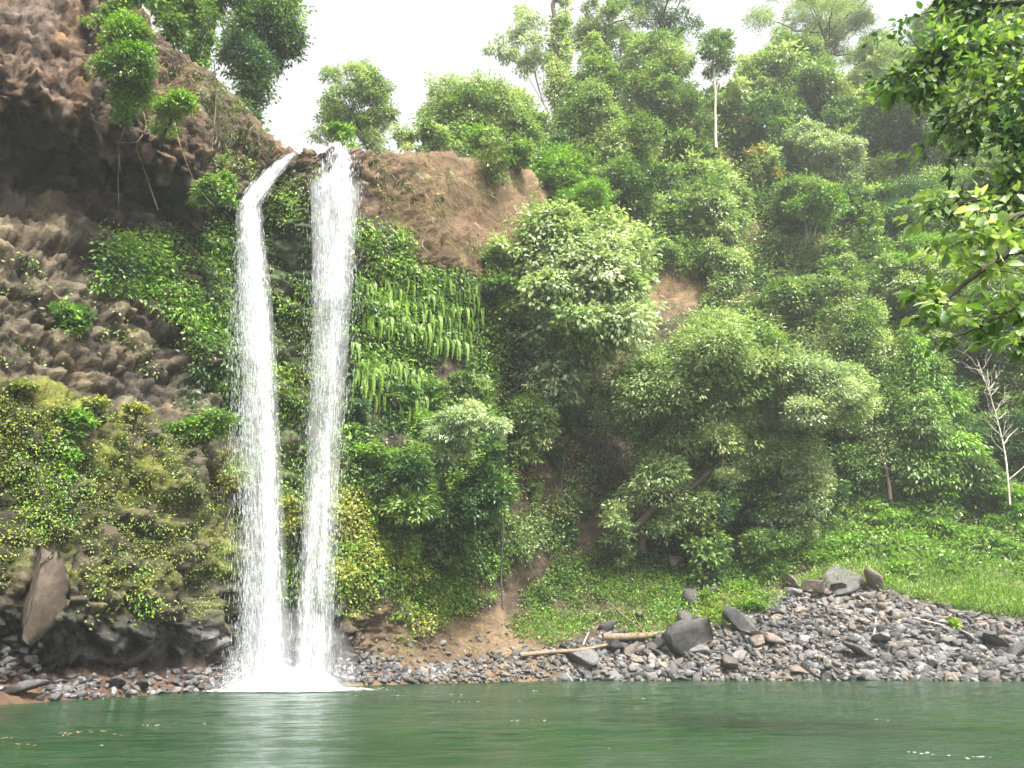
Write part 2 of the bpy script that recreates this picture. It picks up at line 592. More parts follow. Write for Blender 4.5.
wet = left * sstep(605, 640, sy + 12 * n_b) * sstep(1.3, 1.6, K + sstep(350, 300, sx))
wet = left * sstep(590, 640, sy + 15 * n_b) * (1 - sstep(345, 420, sx))
colr = mixc(colr, np.tile(wetc, (len(pts), 1)), wet * 0.85)
shore = (1 - sstep(1.7, 2.2, K)) * sstep(250, 200, sx)
colr = mixc(colr, np.tile(lin('#7a5c48'), (len(pts), 1)), shore * 0.8)
# right: bare reddish earth cliff, dark soil under the forest, pale soil at the foot, scree
earth = np.tile(lin('#705a42'), (len(pts), 1))
earth = mixc(earth, np.tile(lin('#86704f'), (len(pts), 1)), 0.3 + 0.8 * n_a)
earth = mixc(earth, np.tile(lin('#5e4736'), (len(pts), 1)), sstep(0.0, 0.6, n_b) * 0.6)
colr = mixc(colr, earth, sstep(345, 375, sx) * sstep(6.9, 7.3, K) * (1 - sstep(11, 12, K)))
soil = mixc(np.tile(lin('#40342a'), (len(pts), 1)), np.tile(lin('#5e4f3e'), (len(pts), 1)), 0.4 + 0.8 * n_b)
colr = mixc(colr, soil, sstep(345, 380, sx) * (1 - sstep(6.6, 7.1, K)))
foot = mixc(np.tile(lin('#574735'), (len(pts), 1)), np.tile(lin('#6e5c45'), (len(pts), 1)), 0.5 + 0.8 * n_a)
colr = mixc(colr, foot, sstep(335, 360, sx) * (1 - sstep(540, 580, sx)) * (1 - sstep(3.0, 3.3, K)))
colr = mixc(colr, np.tile(lin('#5c5852'), (len(pts), 1)), sstep(540, 600, sx) * (1 - sstep(1.9, 2.3, K)))
rockonly = 0.64 - 0.06 * up + 0.2 * (1 - left) + 0.4 * left * (h2_ - 0.5) - 0.25 * left * np.maximum(j1_, 0.6 * j2_) + 0.15 * sstep(335, 360, sx) * (1 - sstep(3.0, 3.3, K))
colr = np.clip(colr * (1 + 0.2 * n_b[:, None]) * rockonly[:, None], 0.005, 0.9)
colA = np.concatenate((colr, np.clip(wet * 0.8 + nearfall * 0.3, 0, 1)[:, None]), 1)

cliff_me = mesh_from('cliff', pts, quads, 4, colA, smooth=False)
cliff = tag(link('cliff', cliff_me, M_TERRAIN), 'brown basalt cliff bowl and wooded hillside rising around the plunge pool', 'cliff', None, 'structure')
BVH = BVHTree.FromPolygons([tuple(p) for p in pts.tolist()], quads.tolist())
EYE = Vector((0, 0, CAMZ))


def hit(px, py, sky_Y=None):
    loc, no, _, _ = BVH.ray_cast(EYE, ray(px, py), 400)
    if loc is None:
        return (None, None) if sky_Y is None else (P(px, py, sky_Y), np.array((0, -1.0, 0)))
    if no.dot(ray(px, py)) > 0:
        no = -no
    return np.array(loc), np.array(no)


# ------------------------------------------------------------------ water
wxs = np.concatenate((np.linspace(-60, -26, 18), np.arange(-25, 25.1, 0.4), np.linspace(26, 70, 24)))
wys = np.concatenate((np.linspace(-40, 10, 26), np.arange(10.4, 30, 0.17), np.arange(30, 46, 0.3), np.linspace(46.5, 62, 24)))
wg = np.stack(np.meshgrid(wxs, wys), -1).reshape(-1, 2)
wp = np.concatenate((wg, np.zeros((len(wg), 1))), 1)
calm = 0.6 + 0.5 * fbm(wp * np.array((0.08, 0.16, 1)), 2, 300)          # breezy and calmer patches
foot = np.exp(-((wp[:, 0] + 10.5) ** 2 + (wp[:, 1] - 39.6) ** 2) / 90.0)   # rings thrown out by the falls
rd_ = np.hypot(wp[:, 0] + 10.5, wp[:, 1] - 39.6)
wp[:, 2] = (fbm(wp * np.array((0.45, 1.1, 1)), 3, 310) * 0.032 + fbm(wp * np.array((1.2, 2.3, 1)), 2, 320) * 0.028) * calm + 0.02 * np.sin(rd_ * 5.0) * foot
wi = np.arange(len(wg)).reshape(len(wys), len(wxs))
wf = np.stack((wi[:-1, :-1], wi[:-1, 1:], wi[1:, 1:], wi[1:, :-1]), -1).reshape(-1, 4)
water_me = mesh_from('pool_water', wp, wf, 4, smooth=True)
tag(link('pool_water', water_me, M_WATER), 'dark green rippled plunge pool in front of the falls', 'water', None, 'structure')

# ------------------------------------------------------------------ foliage engine


class Leaves:
    """collects single leaves, each a folded four-cornered blade"""

    def __init__(self):
        self.c, self.a, self.n, self.l, self.w, self.col = [], [], [], [], [], []

    def add(self, c, a, n, l, w, col):
        k = len(c)
        self.c.append(c)
        self.a.append(a)
        self.n.append(n)
        self.l.append(np.broadcast_to(l, (k,)))
        self.w.append(np.broadcast_to(w, (k,)))
        self.col.append(np.broadcast_to(col, (k, 3)))

    def mesh(self, name, origin=(0, 0, 0), fine=False):
        c = np.concatenate(self.c) - np.asarray(origin)
        a = norm(np.concatenate(self.a))
        n = np.concatenate(self.n)
        n = norm(n - a * (n * a).sum(1, keepdims=True))
        l = np.concatenate(self.l)[:, None]
        w = np.concatenate(self.w)[:, None]
        col = np.concatenate(self.col)
        s = np.cross(a, n)
        k = len(c)
        if fine:                       # a pointed oval blade folded along its midrib
            v = np.empty((k, 8, 3))
            v[:, 0] = c
            v[:, 1] = c + a * l * 0.33 - n * l * 0.01
            v[:, 2] = c + a * l * 0.66 - n * l * 0.06
            v[:, 3] = c + a * l - n * l * 0.17
            for q, sg in ((4, 1), (6, -1)):
                v[:, q] = c + a * l * 0.28 + s * w * 0.46 * sg + n * w * 0.14
                v[:, q + 1] = c + a * l * 0.62 + s * w * 0.42 * sg + n * w * 0.10 - n * l * 0.05
            tri = np.array([(0, 1, 4), (4, 1, 5), (1, 2, 5), (5, 2, 3), (0, 6, 1), (6, 7, 1), (1, 7, 2), (7, 3, 2)])
            f = ((np.arange(k) * 8)[:, None, None] + tri[None]).reshape(-1, 3)
            return mesh_from(name, v.reshape(-1, 3), f, 3, np.repeat(col, 8, 0))
        v = np.empty((k, 4, 3))
        v[:, 0] = c
        v[:, 1] = c + a * l * 0.45 + s * w * 0.5 + n * w * 0.12
        v[:, 2] = c + a * l - n * l * 0.12
        v[:, 3] = c + a * l * 0.45 - s * w * 0.5 + n * w * 0.12
        f = np.arange(k * 4).reshape(k, 4)
        return mesh_from(name, v.reshape(-1, 3), f, 4, np.repeat(col, 4, 0))


def rdirs(rng, n):
    return norm(rng.normal(size=(n, 3)))


def pal(*hx):
    return np.array([lin(h) for h in hx])


# leaf colours (dark, middle, light) of the kinds of foliage
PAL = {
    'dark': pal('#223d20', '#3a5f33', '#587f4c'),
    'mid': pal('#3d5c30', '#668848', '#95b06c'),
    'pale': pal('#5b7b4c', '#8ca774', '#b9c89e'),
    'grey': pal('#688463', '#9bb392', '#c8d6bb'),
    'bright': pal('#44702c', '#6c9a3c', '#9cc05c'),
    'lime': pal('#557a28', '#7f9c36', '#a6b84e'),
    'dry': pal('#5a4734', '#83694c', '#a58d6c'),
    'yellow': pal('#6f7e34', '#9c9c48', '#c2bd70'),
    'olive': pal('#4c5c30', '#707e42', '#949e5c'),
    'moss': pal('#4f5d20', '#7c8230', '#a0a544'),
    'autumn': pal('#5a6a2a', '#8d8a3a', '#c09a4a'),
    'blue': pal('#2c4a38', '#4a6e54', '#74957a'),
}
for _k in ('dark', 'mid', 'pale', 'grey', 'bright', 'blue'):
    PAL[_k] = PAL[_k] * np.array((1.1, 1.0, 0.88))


def pick(rng, pname, t):
    p = PAL[pname]
    t = np.clip(t, 0, 1) * 2
    lo = np.minimum(t.astype(int), 1)
    f = (t - lo)[:, None]
    return p[lo] * (1 - f) + p[lo + 1] * f


def clump_leaves(L, rng, cc, out, pname, per, spread, ll, lw, droop=0.2, upb=0.7, tint=None, flat=0.6):
    """leaves round twig ends cc (n,3) that grow in the directions out (n,3)"""
    n = len(cc)
    if n == 0:
        return
    t = rng.random(n) * 0.7 + 0.12 if tint is None else tint
    off = rng.normal(size=(n, per, 3)) * np.array((1, 1, flat)) * spread
    c = (cc[:, None] + off).reshape(-1, 3)
    o = np.repeat(out, per, 0)
    offd = norm(off.reshape(-1, 3) + 1e-6)
    k = len(c)
    a = norm(o * 0.6 + offd * 0.8 + rng.normal(size=(k, 3)) * 0.4 + np.array((0, 0, -droop)))
    nn = norm(o * 0.35 + np.array((0, 0, upb)) + rng.normal(size=(k, 3)) * 0.45)
    tt = np.clip(np.repeat(t, per) + rng.normal(size=k) * 0.16, 0, 1)
    s = rng.uniform(0.7, 1.25, k)
    L.add(c, a, nn, ll * s, lw * s, pick(rng, pname, tt))


def crown_lobes(rng, r, shape, n, skirt=None):
    rx, ry, rz = r
    lobes = []
    if shape == 'cone':
        for i in range(n):
            h = (i + 0.5) / n
            w = 1.0 - 0.62 * h ** 1.4
            ang = rng.random() * 6.28
            d = rng.uniform(0.3, 0.72) * w
            lobes.append((np.array((math.cos(ang) * d * rx, math.sin(ang) * d * ry, (h * 2 - 1) * rz * 0.95 + rng.normal() * 0.08 * rz)), rng.uniform(0.26, 0.46) * w))
    elif shape == 'umbrella':
        for i in range(n):
            q = math.sqrt(rng.random()) * 0.85
            ang = rng.random() * 6.28
            zt = (1 - q * q) * 0.55 - 0.1 + rng.uniform(-0.45, 0.15)
            lobes.append((np.array((math.cos(ang) * q * rx, math.sin(ang) * q * ry, zt * rz)), rng.uniform(0.18, 0.34)))
    else:
        sub = rdirs(rng, 4) * rng.uniform(0.2, 0.62, 4)[:, None]     # the crown is several leaders, not one ball
        sub[:, 2] = sub[:, 2] * 0.8
        for i in range(n):
            d = rdirs(rng, 1)[0]
            if d[2] < -0.5:
                d[2] *= 0.5
            if shape == 'sparse':
                q, rr = rng.uniform(0.4, 0.95), rng.uniform(0.12, 0.26)
            else:
                rr = rng.choice((0.18, 0.26, 0.34, 0.42))
                q = rng.uniform(0.75, 1.08) - rr
                if i % 4 == 0:
                    q *= 0.4
                d = d * 0.62 + sub[i % 4] / max(q, 0.3)
            lobes.append((np.array((d[0] * q * rx, d[1] * q * ry, d[2] * q * rz)), rr))
    if skirt is not None:          # foliage that hangs from the crown down to the foot
        sk = np.asarray(skirt, float)
        ns = int(np.clip(np.linalg.norm(sk) / max(rx, 0.5) * 6, 4, 12))
        for i in range(ns):
            h = (i + 0.5) / ns
            w = 0.75 * (1 - 0.45 * h)
            lobes.append((sk * h + np.array((rng.normal() * 0.4 * rx * w, -abs(rng.normal()) * 0.35 * ry * w, 0)), rng.uniform(0.2, 0.36)))
    return lobes


def make_crown(rng, r, pname, ll, lw, shape='round', dens=1.0, nl=None, per=14, droop=0.2, mixp=None, skirt=None):
    """leaves and lobe centres of a crown with half sizes r, about its own centre"""
    rx, ry, rz = r
    nl = nl or int(np.clip(6 + (rx * rz) * 0.7, 7, 26))
    nl = int(nl * 1.5)
    lobes = crown_lobes(rng, r, shape, nl, skirt)
    L = Leaves()
    sc = np.array((rx, ry, rz))
    for (cc, q) in lobes:
        area = 2 * math.pi * (q * q) * rx * rz                    # the lit half of the lobe
        ncl = int(max(5, area * dens * 2.0 / (0.55 * per * ll * lw)))
        d = rdirs(rng, ncl * 2)
        keep = rng.random(len(d)) < (0.5 + 0.5 * d[:, 2])
        d = d[keep][:ncl]
        # lumpy lobe: a few bulges of its own, with hollows between
        lump = 0.78 + 0.42 * fbm(d * 1.7 + rng.random(3) * 50, 2, 7)
        rad = q * lump[:, None] * (rng.uniform(0.75, 1.05, len(d)) + (rng.random(len(d)) < 0.14) * rng.uniform(0.05, 0.45, len(d)))[:, None]
        loc = cc + d * rad * sc * np.array((1, 1, 0.8))
        sp = min(0.32, 0.10 + 0.045 * (rx + rz) * q)
        tint = np.clip(rng.uniform(0.1, 0.5) + rng.normal(size=len(d)) * 0.16 + 0.14, 0, 1)
        pn = pname if (mixp is None or rng.random() > 0.35) else mixp
        clump_leaves(L, rng, loc, d, pn, per, sp, ll, lw, droop, 0.75, tint, 0.45)
    return L, lobes


def tube(path, radii, sides=7):
    path = np.asarray(path, float)
    n = len(path)
    t = np.gradient(path, axis=0)
    t = norm(t)
    ref = np.array((0.31, 0.17, 0.93))
    ref = np.where(np.abs((t * ref).sum(1, keepdims=True)) > 0.95, np.array((1.0, 0, 0)), ref)
    a = norm(np.cross(t, ref))
    b = np.cross(t, a)
    ang = np.arange(sides) / sides * 2 * math.pi
    ring = a[:, None] * np.cos(ang)[None, :, None] + b[:, None] * np.sin(ang)[None, :, None]
    v = path[:, None] + ring * np.asarray(radii)[:, None, None]
    v = v.reshape(-1, 3)
    i = np.arange(n * sides).reshape(n, sides)
    j = np.roll(i, -1, 1)
    f = np.stack((i[:-1], j[:-1], j[1:], i[1:]), -1).reshape(-1, 4)
    return v, f


class Tubes:
    def __init__(self):
        self.v, self.f, self.k = [], [], 0

    def add(self, path, radii, sides=7):
        v, f = tube(path, radii, sides)
        self.v.append(v)
        self.f.append(f + self.k)
        self.k += len(v)

    def bend(self, rng, a, b, r0, r1, wob=0.12, n=7, sides=7, sag=0.0):
        a, b = np.asarray(a, float), np.asarray(b, float)
        L = np.linalg.norm(b - a)
        ts = np.linspace(0, 1, n)
        p = a + (b - a) * ts[:, None]
        w = np.cumsum(rng.normal(size=(n, 3)), 0)
        w = w - w[0] - (w[-1] - w[0]) * ts[:, None]
        p = p + w * wob * L / n
        p[:, 2] -= sag * L * 4 * ts * (1 - ts)
        self.add(p, r0 + (r1 - r0) * ts, sides)
        return p

    def mesh(self, name, origin=(0, 0, 0)):
        return mesh_from(name, np.concatenate(self.v) - np.asarray(origin), np.concatenate(self.f), 4, smooth=True)


TREES = 0


def build_tree(name, label, cat, cpos, r, pname, shape='round', dens=1.0, leaf=0.36, lw=None, bark=None, trunk_r=None,
               base=None, group=None, mixp=None, droop=0.2, limbs=8, wob=0.22, nl=None, per=14, skirt=True):
    """tree or shrub: Empty at the foot > trunk, crown"""
    global TREES
    TREES += 1
    rng = np.random.default_rng(1000 + TREES * 7)
    cpos = np.asarray(cpos, float)
    if base is None:
        q = Vector(cpos - np.array((0, 0, r[2] * 0.9)))
        loc, no, _, _ = BVH.find_nearest(q)
        base = np.array(loc)
        d, _, _, dist = BVH.ray_cast(Vector(cpos), Vector((0, 0, -1)), 60)
        if d is not None and dist < r[2] * 2.2 + 2:
            base = np.array(d)
    base = np.asarray(base, float)
    root = link(name, None, loc=tuple(base))
    tag(root, label, cat, group)
    leaf = leaf * rng.uniform(0.68, 1.15)
    lw = lw or leaf * rng.uniform(0.34, 0.58)
    droop = droop * rng.uniform(0.6, 2.2)
    sk = (base - cpos) * 0.95 if skirt else None
    L, lobes = make_crown(rng, r, pname, leaf, lw or leaf * 0.45, shape, dens, nl, per, droop, mixp, sk)
    T = Tubes()
    tr = trunk_r or max(0.07, 0.035 * (r[0] + r[2]))
    off = cpos - base
    top = off + np.array((0, 0, r[2] * (0.55 if shape == 'cone' else 0.15)))
    path = T.bend(rng, np.array((0, 0, -0.4)), top, tr, tr * 0.4, wob, 9, 8)
    order = sorted(lobes, key=lambda q: -q[1])[:limbs]
    for (c, q) in order:
        s = path[int(rng.integers(4, 9))]
        T.bend(rng, s, off + np.array(c) * 0.95, tr * 0.38, tr * 0.08, 0.25, 6, 5)
    link('trunk', T.mesh('trunk'), bark or M_BARK, root)
    crown = link('crown', L.mesh('crown'), M_LEAF, root)
    crown.location = tuple(off)
    return root


def tree_px(name, label, cat, box, Y, pname, depth=0.85, **kw):
    """a tree whose crown spans the picture box (x0,y0,x1,y1) at distance Y"""
    x0, y0, x1, y1 = box
    cx, cy = (x0 + x1) / 2, (y0 + y1) / 2
    c = P(cx, cy, Y)
    m = mpp(c)
    rx = (x1 - x0) / 2 * m
    rz = (y1 - y0) / 2 * m / math.cos(PITCH) * 0.95
    return build_tree(name, label, cat, c, (rx, rx * depth, rz), pname, **kw)


def hitY(px, py, back=0.0):
    l, n = hit(px, py)
    return l[1] + back if l is not None else None


# ------------------------------------------------------------------ humid air
hz = bpy.data.materials.new('haze')
hz.use_nodes = True
_n = hz.node_tree.nodes
for _x in list(_n):
    _n.remove(_x)
_o = _n.new('ShaderNodeOutputMaterial')
_v = _n.new('ShaderNodeVolumePrincipled')
_v.inputs['Color'].default_value = (0.93, 0.95, 0.97, 1)
_v.inputs['Density'].default_value = 0.0005
_v.inputs['Anisotropy'].default_value = 0.2
hz.node_tree.links.new(_v.outputs[0], _o.inputs['Volume'])
hb = [(x, y, z) for z in (-4, 125) for x, y in ((-230, -50), (260, -50), (260, 190), (-230, 190))]
hf = [(0, 3, 2, 1), (4, 5, 6, 7), (0, 1, 5, 4), (1, 2, 6, 5), (2, 3, 7, 6), (3, 0, 4, 7)]
tag(link('haze', mesh_from('haze', hb, hf, 4), hz), 'thin humid haze filling the gorge', 'haze', None, 'stuff')

# ------------------------------------------------------------------ trees that can be told apart
PB = M_PALEBARK
# left rim
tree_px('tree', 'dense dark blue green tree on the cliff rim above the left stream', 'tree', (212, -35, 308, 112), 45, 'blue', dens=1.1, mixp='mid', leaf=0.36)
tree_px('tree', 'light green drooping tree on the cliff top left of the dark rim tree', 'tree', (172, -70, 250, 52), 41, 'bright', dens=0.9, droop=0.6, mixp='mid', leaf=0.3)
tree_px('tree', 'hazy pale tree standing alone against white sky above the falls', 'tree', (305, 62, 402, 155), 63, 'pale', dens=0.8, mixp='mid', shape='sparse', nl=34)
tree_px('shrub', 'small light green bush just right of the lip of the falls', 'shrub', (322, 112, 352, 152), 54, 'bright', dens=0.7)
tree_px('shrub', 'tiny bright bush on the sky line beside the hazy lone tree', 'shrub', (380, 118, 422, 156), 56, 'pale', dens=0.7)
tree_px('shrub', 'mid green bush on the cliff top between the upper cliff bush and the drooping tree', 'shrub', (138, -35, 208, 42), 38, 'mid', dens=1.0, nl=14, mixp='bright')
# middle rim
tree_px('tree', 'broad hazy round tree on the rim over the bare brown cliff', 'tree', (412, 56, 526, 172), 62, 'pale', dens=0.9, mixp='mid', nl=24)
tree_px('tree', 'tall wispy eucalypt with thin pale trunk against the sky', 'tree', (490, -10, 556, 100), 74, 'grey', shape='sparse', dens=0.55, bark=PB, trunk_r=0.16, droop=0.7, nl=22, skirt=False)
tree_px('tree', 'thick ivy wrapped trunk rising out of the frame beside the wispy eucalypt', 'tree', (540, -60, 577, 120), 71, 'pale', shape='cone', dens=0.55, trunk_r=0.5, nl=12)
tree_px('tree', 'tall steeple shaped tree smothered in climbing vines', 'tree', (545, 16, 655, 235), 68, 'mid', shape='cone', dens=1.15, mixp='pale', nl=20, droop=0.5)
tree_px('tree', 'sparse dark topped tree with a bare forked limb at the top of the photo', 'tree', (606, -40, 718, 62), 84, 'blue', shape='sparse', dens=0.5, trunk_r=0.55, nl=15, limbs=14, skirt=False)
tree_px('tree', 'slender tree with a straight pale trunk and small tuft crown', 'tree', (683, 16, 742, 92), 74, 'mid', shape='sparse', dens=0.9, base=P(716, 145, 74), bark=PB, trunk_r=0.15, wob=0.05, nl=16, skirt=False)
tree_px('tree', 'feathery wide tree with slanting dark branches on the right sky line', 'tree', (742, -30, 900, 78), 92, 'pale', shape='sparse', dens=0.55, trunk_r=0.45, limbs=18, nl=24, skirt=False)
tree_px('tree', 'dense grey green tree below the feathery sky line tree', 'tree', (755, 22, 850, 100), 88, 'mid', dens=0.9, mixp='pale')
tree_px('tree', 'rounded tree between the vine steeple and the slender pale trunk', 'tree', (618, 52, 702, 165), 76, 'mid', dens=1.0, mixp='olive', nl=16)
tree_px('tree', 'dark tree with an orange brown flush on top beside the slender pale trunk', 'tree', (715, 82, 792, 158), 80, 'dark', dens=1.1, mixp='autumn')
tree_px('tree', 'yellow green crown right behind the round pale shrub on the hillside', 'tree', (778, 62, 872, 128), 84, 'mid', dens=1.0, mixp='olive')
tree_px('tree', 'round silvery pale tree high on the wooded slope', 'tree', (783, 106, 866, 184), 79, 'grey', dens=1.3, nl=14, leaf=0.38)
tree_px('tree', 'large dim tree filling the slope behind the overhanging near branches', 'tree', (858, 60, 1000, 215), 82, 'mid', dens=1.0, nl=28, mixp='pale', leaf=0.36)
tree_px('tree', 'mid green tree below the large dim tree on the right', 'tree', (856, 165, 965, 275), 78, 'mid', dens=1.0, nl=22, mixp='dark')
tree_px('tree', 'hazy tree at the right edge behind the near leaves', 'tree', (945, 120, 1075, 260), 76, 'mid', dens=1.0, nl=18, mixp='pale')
tree_px('tree', 'upper right corner tree mostly hidden by near branches', 'tree', (900, -20, 1060, 110), 88, 'mid', dens=0.9, nl=20)
# slope behind the big tree
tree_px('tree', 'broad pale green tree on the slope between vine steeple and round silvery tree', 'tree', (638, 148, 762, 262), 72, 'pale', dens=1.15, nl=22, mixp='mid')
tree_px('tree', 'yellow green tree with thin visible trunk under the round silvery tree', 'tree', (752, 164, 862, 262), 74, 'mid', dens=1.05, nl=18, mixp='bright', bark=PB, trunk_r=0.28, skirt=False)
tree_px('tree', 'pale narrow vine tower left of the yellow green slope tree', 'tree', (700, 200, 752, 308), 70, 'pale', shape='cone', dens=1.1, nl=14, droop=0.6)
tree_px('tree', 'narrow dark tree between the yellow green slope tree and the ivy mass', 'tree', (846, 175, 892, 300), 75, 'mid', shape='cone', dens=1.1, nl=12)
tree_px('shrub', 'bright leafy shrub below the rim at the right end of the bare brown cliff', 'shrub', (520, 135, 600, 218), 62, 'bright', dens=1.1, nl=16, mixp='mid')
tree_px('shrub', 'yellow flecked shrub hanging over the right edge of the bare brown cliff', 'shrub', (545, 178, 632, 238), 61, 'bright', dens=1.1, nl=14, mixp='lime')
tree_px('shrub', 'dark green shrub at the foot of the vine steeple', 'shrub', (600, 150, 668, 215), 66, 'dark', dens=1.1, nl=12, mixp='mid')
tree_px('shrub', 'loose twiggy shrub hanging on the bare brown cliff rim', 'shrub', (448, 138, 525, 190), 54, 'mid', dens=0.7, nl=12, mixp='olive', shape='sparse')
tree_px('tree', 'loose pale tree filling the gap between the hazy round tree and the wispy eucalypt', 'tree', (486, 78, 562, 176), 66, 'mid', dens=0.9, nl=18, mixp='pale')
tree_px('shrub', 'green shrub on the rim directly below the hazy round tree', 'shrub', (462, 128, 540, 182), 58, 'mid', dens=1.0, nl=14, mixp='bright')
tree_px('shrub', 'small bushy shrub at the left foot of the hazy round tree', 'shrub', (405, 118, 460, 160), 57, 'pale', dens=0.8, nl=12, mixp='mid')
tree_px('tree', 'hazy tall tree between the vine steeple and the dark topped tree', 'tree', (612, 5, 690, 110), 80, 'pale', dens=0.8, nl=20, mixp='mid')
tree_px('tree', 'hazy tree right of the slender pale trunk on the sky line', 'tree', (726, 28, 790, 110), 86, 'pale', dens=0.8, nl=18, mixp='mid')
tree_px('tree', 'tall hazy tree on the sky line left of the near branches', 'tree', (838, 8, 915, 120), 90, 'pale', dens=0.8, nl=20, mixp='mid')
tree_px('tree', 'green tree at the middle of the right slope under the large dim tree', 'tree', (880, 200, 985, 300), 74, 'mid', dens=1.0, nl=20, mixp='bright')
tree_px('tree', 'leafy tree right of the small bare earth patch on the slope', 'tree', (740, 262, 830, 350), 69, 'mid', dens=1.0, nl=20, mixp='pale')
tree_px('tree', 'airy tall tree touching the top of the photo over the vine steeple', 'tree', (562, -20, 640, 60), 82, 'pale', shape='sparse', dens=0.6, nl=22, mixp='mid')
# middle: the big trees of the slope
tree_px('tree', 'largest pale green tree at the centre of the photo with spreading domed crown', 'tree', (478, 202, 674, 405), 55, 'grey', shape='round', dens=1.1, nl=46, mixp='pale', leaf=0.38, trunk_r=0.4, droop=0.35)
tree_px('tree', 'wide spreading tree with leaning dark trunk right of the largest pale tree', 'tree', (604, 304, 792, 478), 57, 'pale', dens=1.05, nl=40, mixp='mid', trunk_r=0.35, base=P(640, 545, 58.5))
tree_px('tree', 'layered pale tree standing over the dark undergrowth of the grassy bank', 'tree', (718, 338, 872, 475), 57.5, 'grey', shape='umbrella', dens=1.3, nl=40, mixp='pale', trunk_r=0.2)
tree_px('tree', 'tall leafy vine draped tree right of the layered pale tree', 'tree', (800, 245, 915, 480), 67, 'mid', shape='cone', dens=1.1, nl=26, mixp='pale', droop=0.5)
tree_px('tree', 'bushy vine covered tree at the left of the bare white sapling', 'tree', (872, 330, 978, 492), 65, 'mid', shape='cone', dens=1.1, nl=22, mixp='bright', droop=0.5)
tree_px('tree', 'pale sunlit canopy below the near leaves on the right', 'tree', (868, 225, 985, 345), 71, 'pale', dens=1.15, nl=22, mixp='bright')
tree_px('tree', 'light green canopy at the right edge behind the bare white sapling', 'tree', (955, 250, 1090, 400), 70, 'mid', dens=1.1, nl=22, mixp='pale')
tree_px('tree', 'shaded dark tree at the right edge behind the bare white sapling', 'tree', (945, 380, 1060, 500), 68, 'dark', dens=1.0, nl=18, mixp='mid')
tree_px('shrub', 'pale silvery shrub tree at the foot of the fern wall', 'shrub', (424, 392, 506, 468), 46.3, 'grey', shape='umbrella', dens=1.5, nl=20, leaf=0.26)
tree_px('shrub', 'deep green shrub below the pale silvery shrub tree', 'shrub', (440, 445, 520, 560), 48.5, 'dark', dens=1.0, nl=16, mixp='mid')
tree_px('shrub', 'glossy green shrub between the right stream and the pale silvery shrub tree', 'shrub', (375, 430, 452, 545), 46.0, 'mid', dens=1.1, nl=16, mixp='dark')
tree_px('shrub', 'pale drooping shrub below the centre tree beside the bare earth', 'shrub', (500, 375, 570, 470), 55, 'mid', dens=0.8, nl=14, mixp='pale', droop=0.6)
tree_px('shrub', 'thin leafy shrub hanging in front of the bare earth under the wide spreading tree', 'shrub', (655, 435, 735, 530), 58, 'mid', dens=0.6, nl=12, mixp='olive')
tree_px('shrub', 'leafy shrub at the top of the herb slope below the centre tree', 'shrub', (590, 500, 650, 545), 57, 'pale', dens=0.6, nl=10)
for (b, y, pn, lab) in [
    ((672, 478, 745, 552), 58.5, 'blue', 'blue green thicket left end of the undergrowth beneath the layered tree'),
    ((730, 472, 800, 545), 60.5, 'dark', 'dark thicket directly beneath the layered pale tree'),
    ((788, 470, 850, 528), 63, 'dark', 'dark low thicket where the grassy bank meets the forest'),
    ((735, 520, 790, 565), 58.5, 'mid', 'small mid green bush at the left end of the grassy bank'),
    ((850, 455, 905, 510), 66, 'mid', 'leafy bush at the forest edge above the grassy bank'),
    ((905, 468, 965, 515), 66, 'bright', 'light bush at the forest edge left of the bare white sapling'),
    ((965, 470, 1040, 530), 64, 'bright', 'light bush around the foot of the bare white sapling'),
]:
    tree_px('shrub', lab, 'shrub', b, y, pn, dens=1.15, nl=14, mixp='mid')

# ------------------------------------------------------------------ shrubs hanging on the left cliff
for (b, y, pn, mp_, lab, dn) in [
    ((95, 5, 168, 108), 31.6, 'bright', 'mid', 'bright leafy bush hanging on the upper left cliff', 1.1),
    ((150, 82, 200, 132), 33.8, 'bright', 'lime', 'small tail of leaves hanging below right of the upper cliff bush', 0.7),
    ((116, -40, 160, 22), 32.6, 'bright', 'mid', 'leafy bush at the top edge of the upper left cliff', 0.9),
    ((186, 165, 238, 224), 37.6, 'mid', 'bright', 'leafy bush under the overhang just left of the left stream', 0.9),
    ((100, 218, 150, 300), 37.0, 'mid', 'blue', 'spreading bush in the middle of the dark rock face', 0.8),
    ((48, 288, 96, 345), 34.2, 'dark', 'bright', 'loose small bush on the rock face at the left', 0.6),
    ((158, 405, 236, 448), 37.6, 'bright', 'mid', 'mat of green herbs on the ledge left of the falls', 1.1),
    ((58, 405, 92, 432), 31.5, 'bright', 'mid', 'tuft of soft green fern on the ledge at the left', 1.1),
]:
    tree_px('shrub', lab, 'shrub', b, y, pn, dens=dn, mixp=mp_, leaf=0.24, nl=13, depth=0.6, group=None, droop=0.4)
for (b, y, lab) in [
    ((6, 378, 42, 394), 29.8, 'pale variegated plant at the far left of the ledge'),
    ((78, 397, 112, 412), 32.2, 'pale variegated plant in the middle of the left ledge'),
    ((126, 402, 154, 415), 34.4, 'pale variegated plant at the right end of the left ledge'),
    ((214, 472, 250, 500), 39.8, 'pale cream leaved plant beside the left stream'),
    ((278, 475, 310, 545), 41.4, 'pale cream leaved plants between the two streams'),
]:
    tree_px('plant', lab, 'plant', b, y, 'yellow', dens=0.9, leaf=0.2, lw=0.11, nl=9, depth=0.7, droop=0.3, mixp='olive', skirt=False)

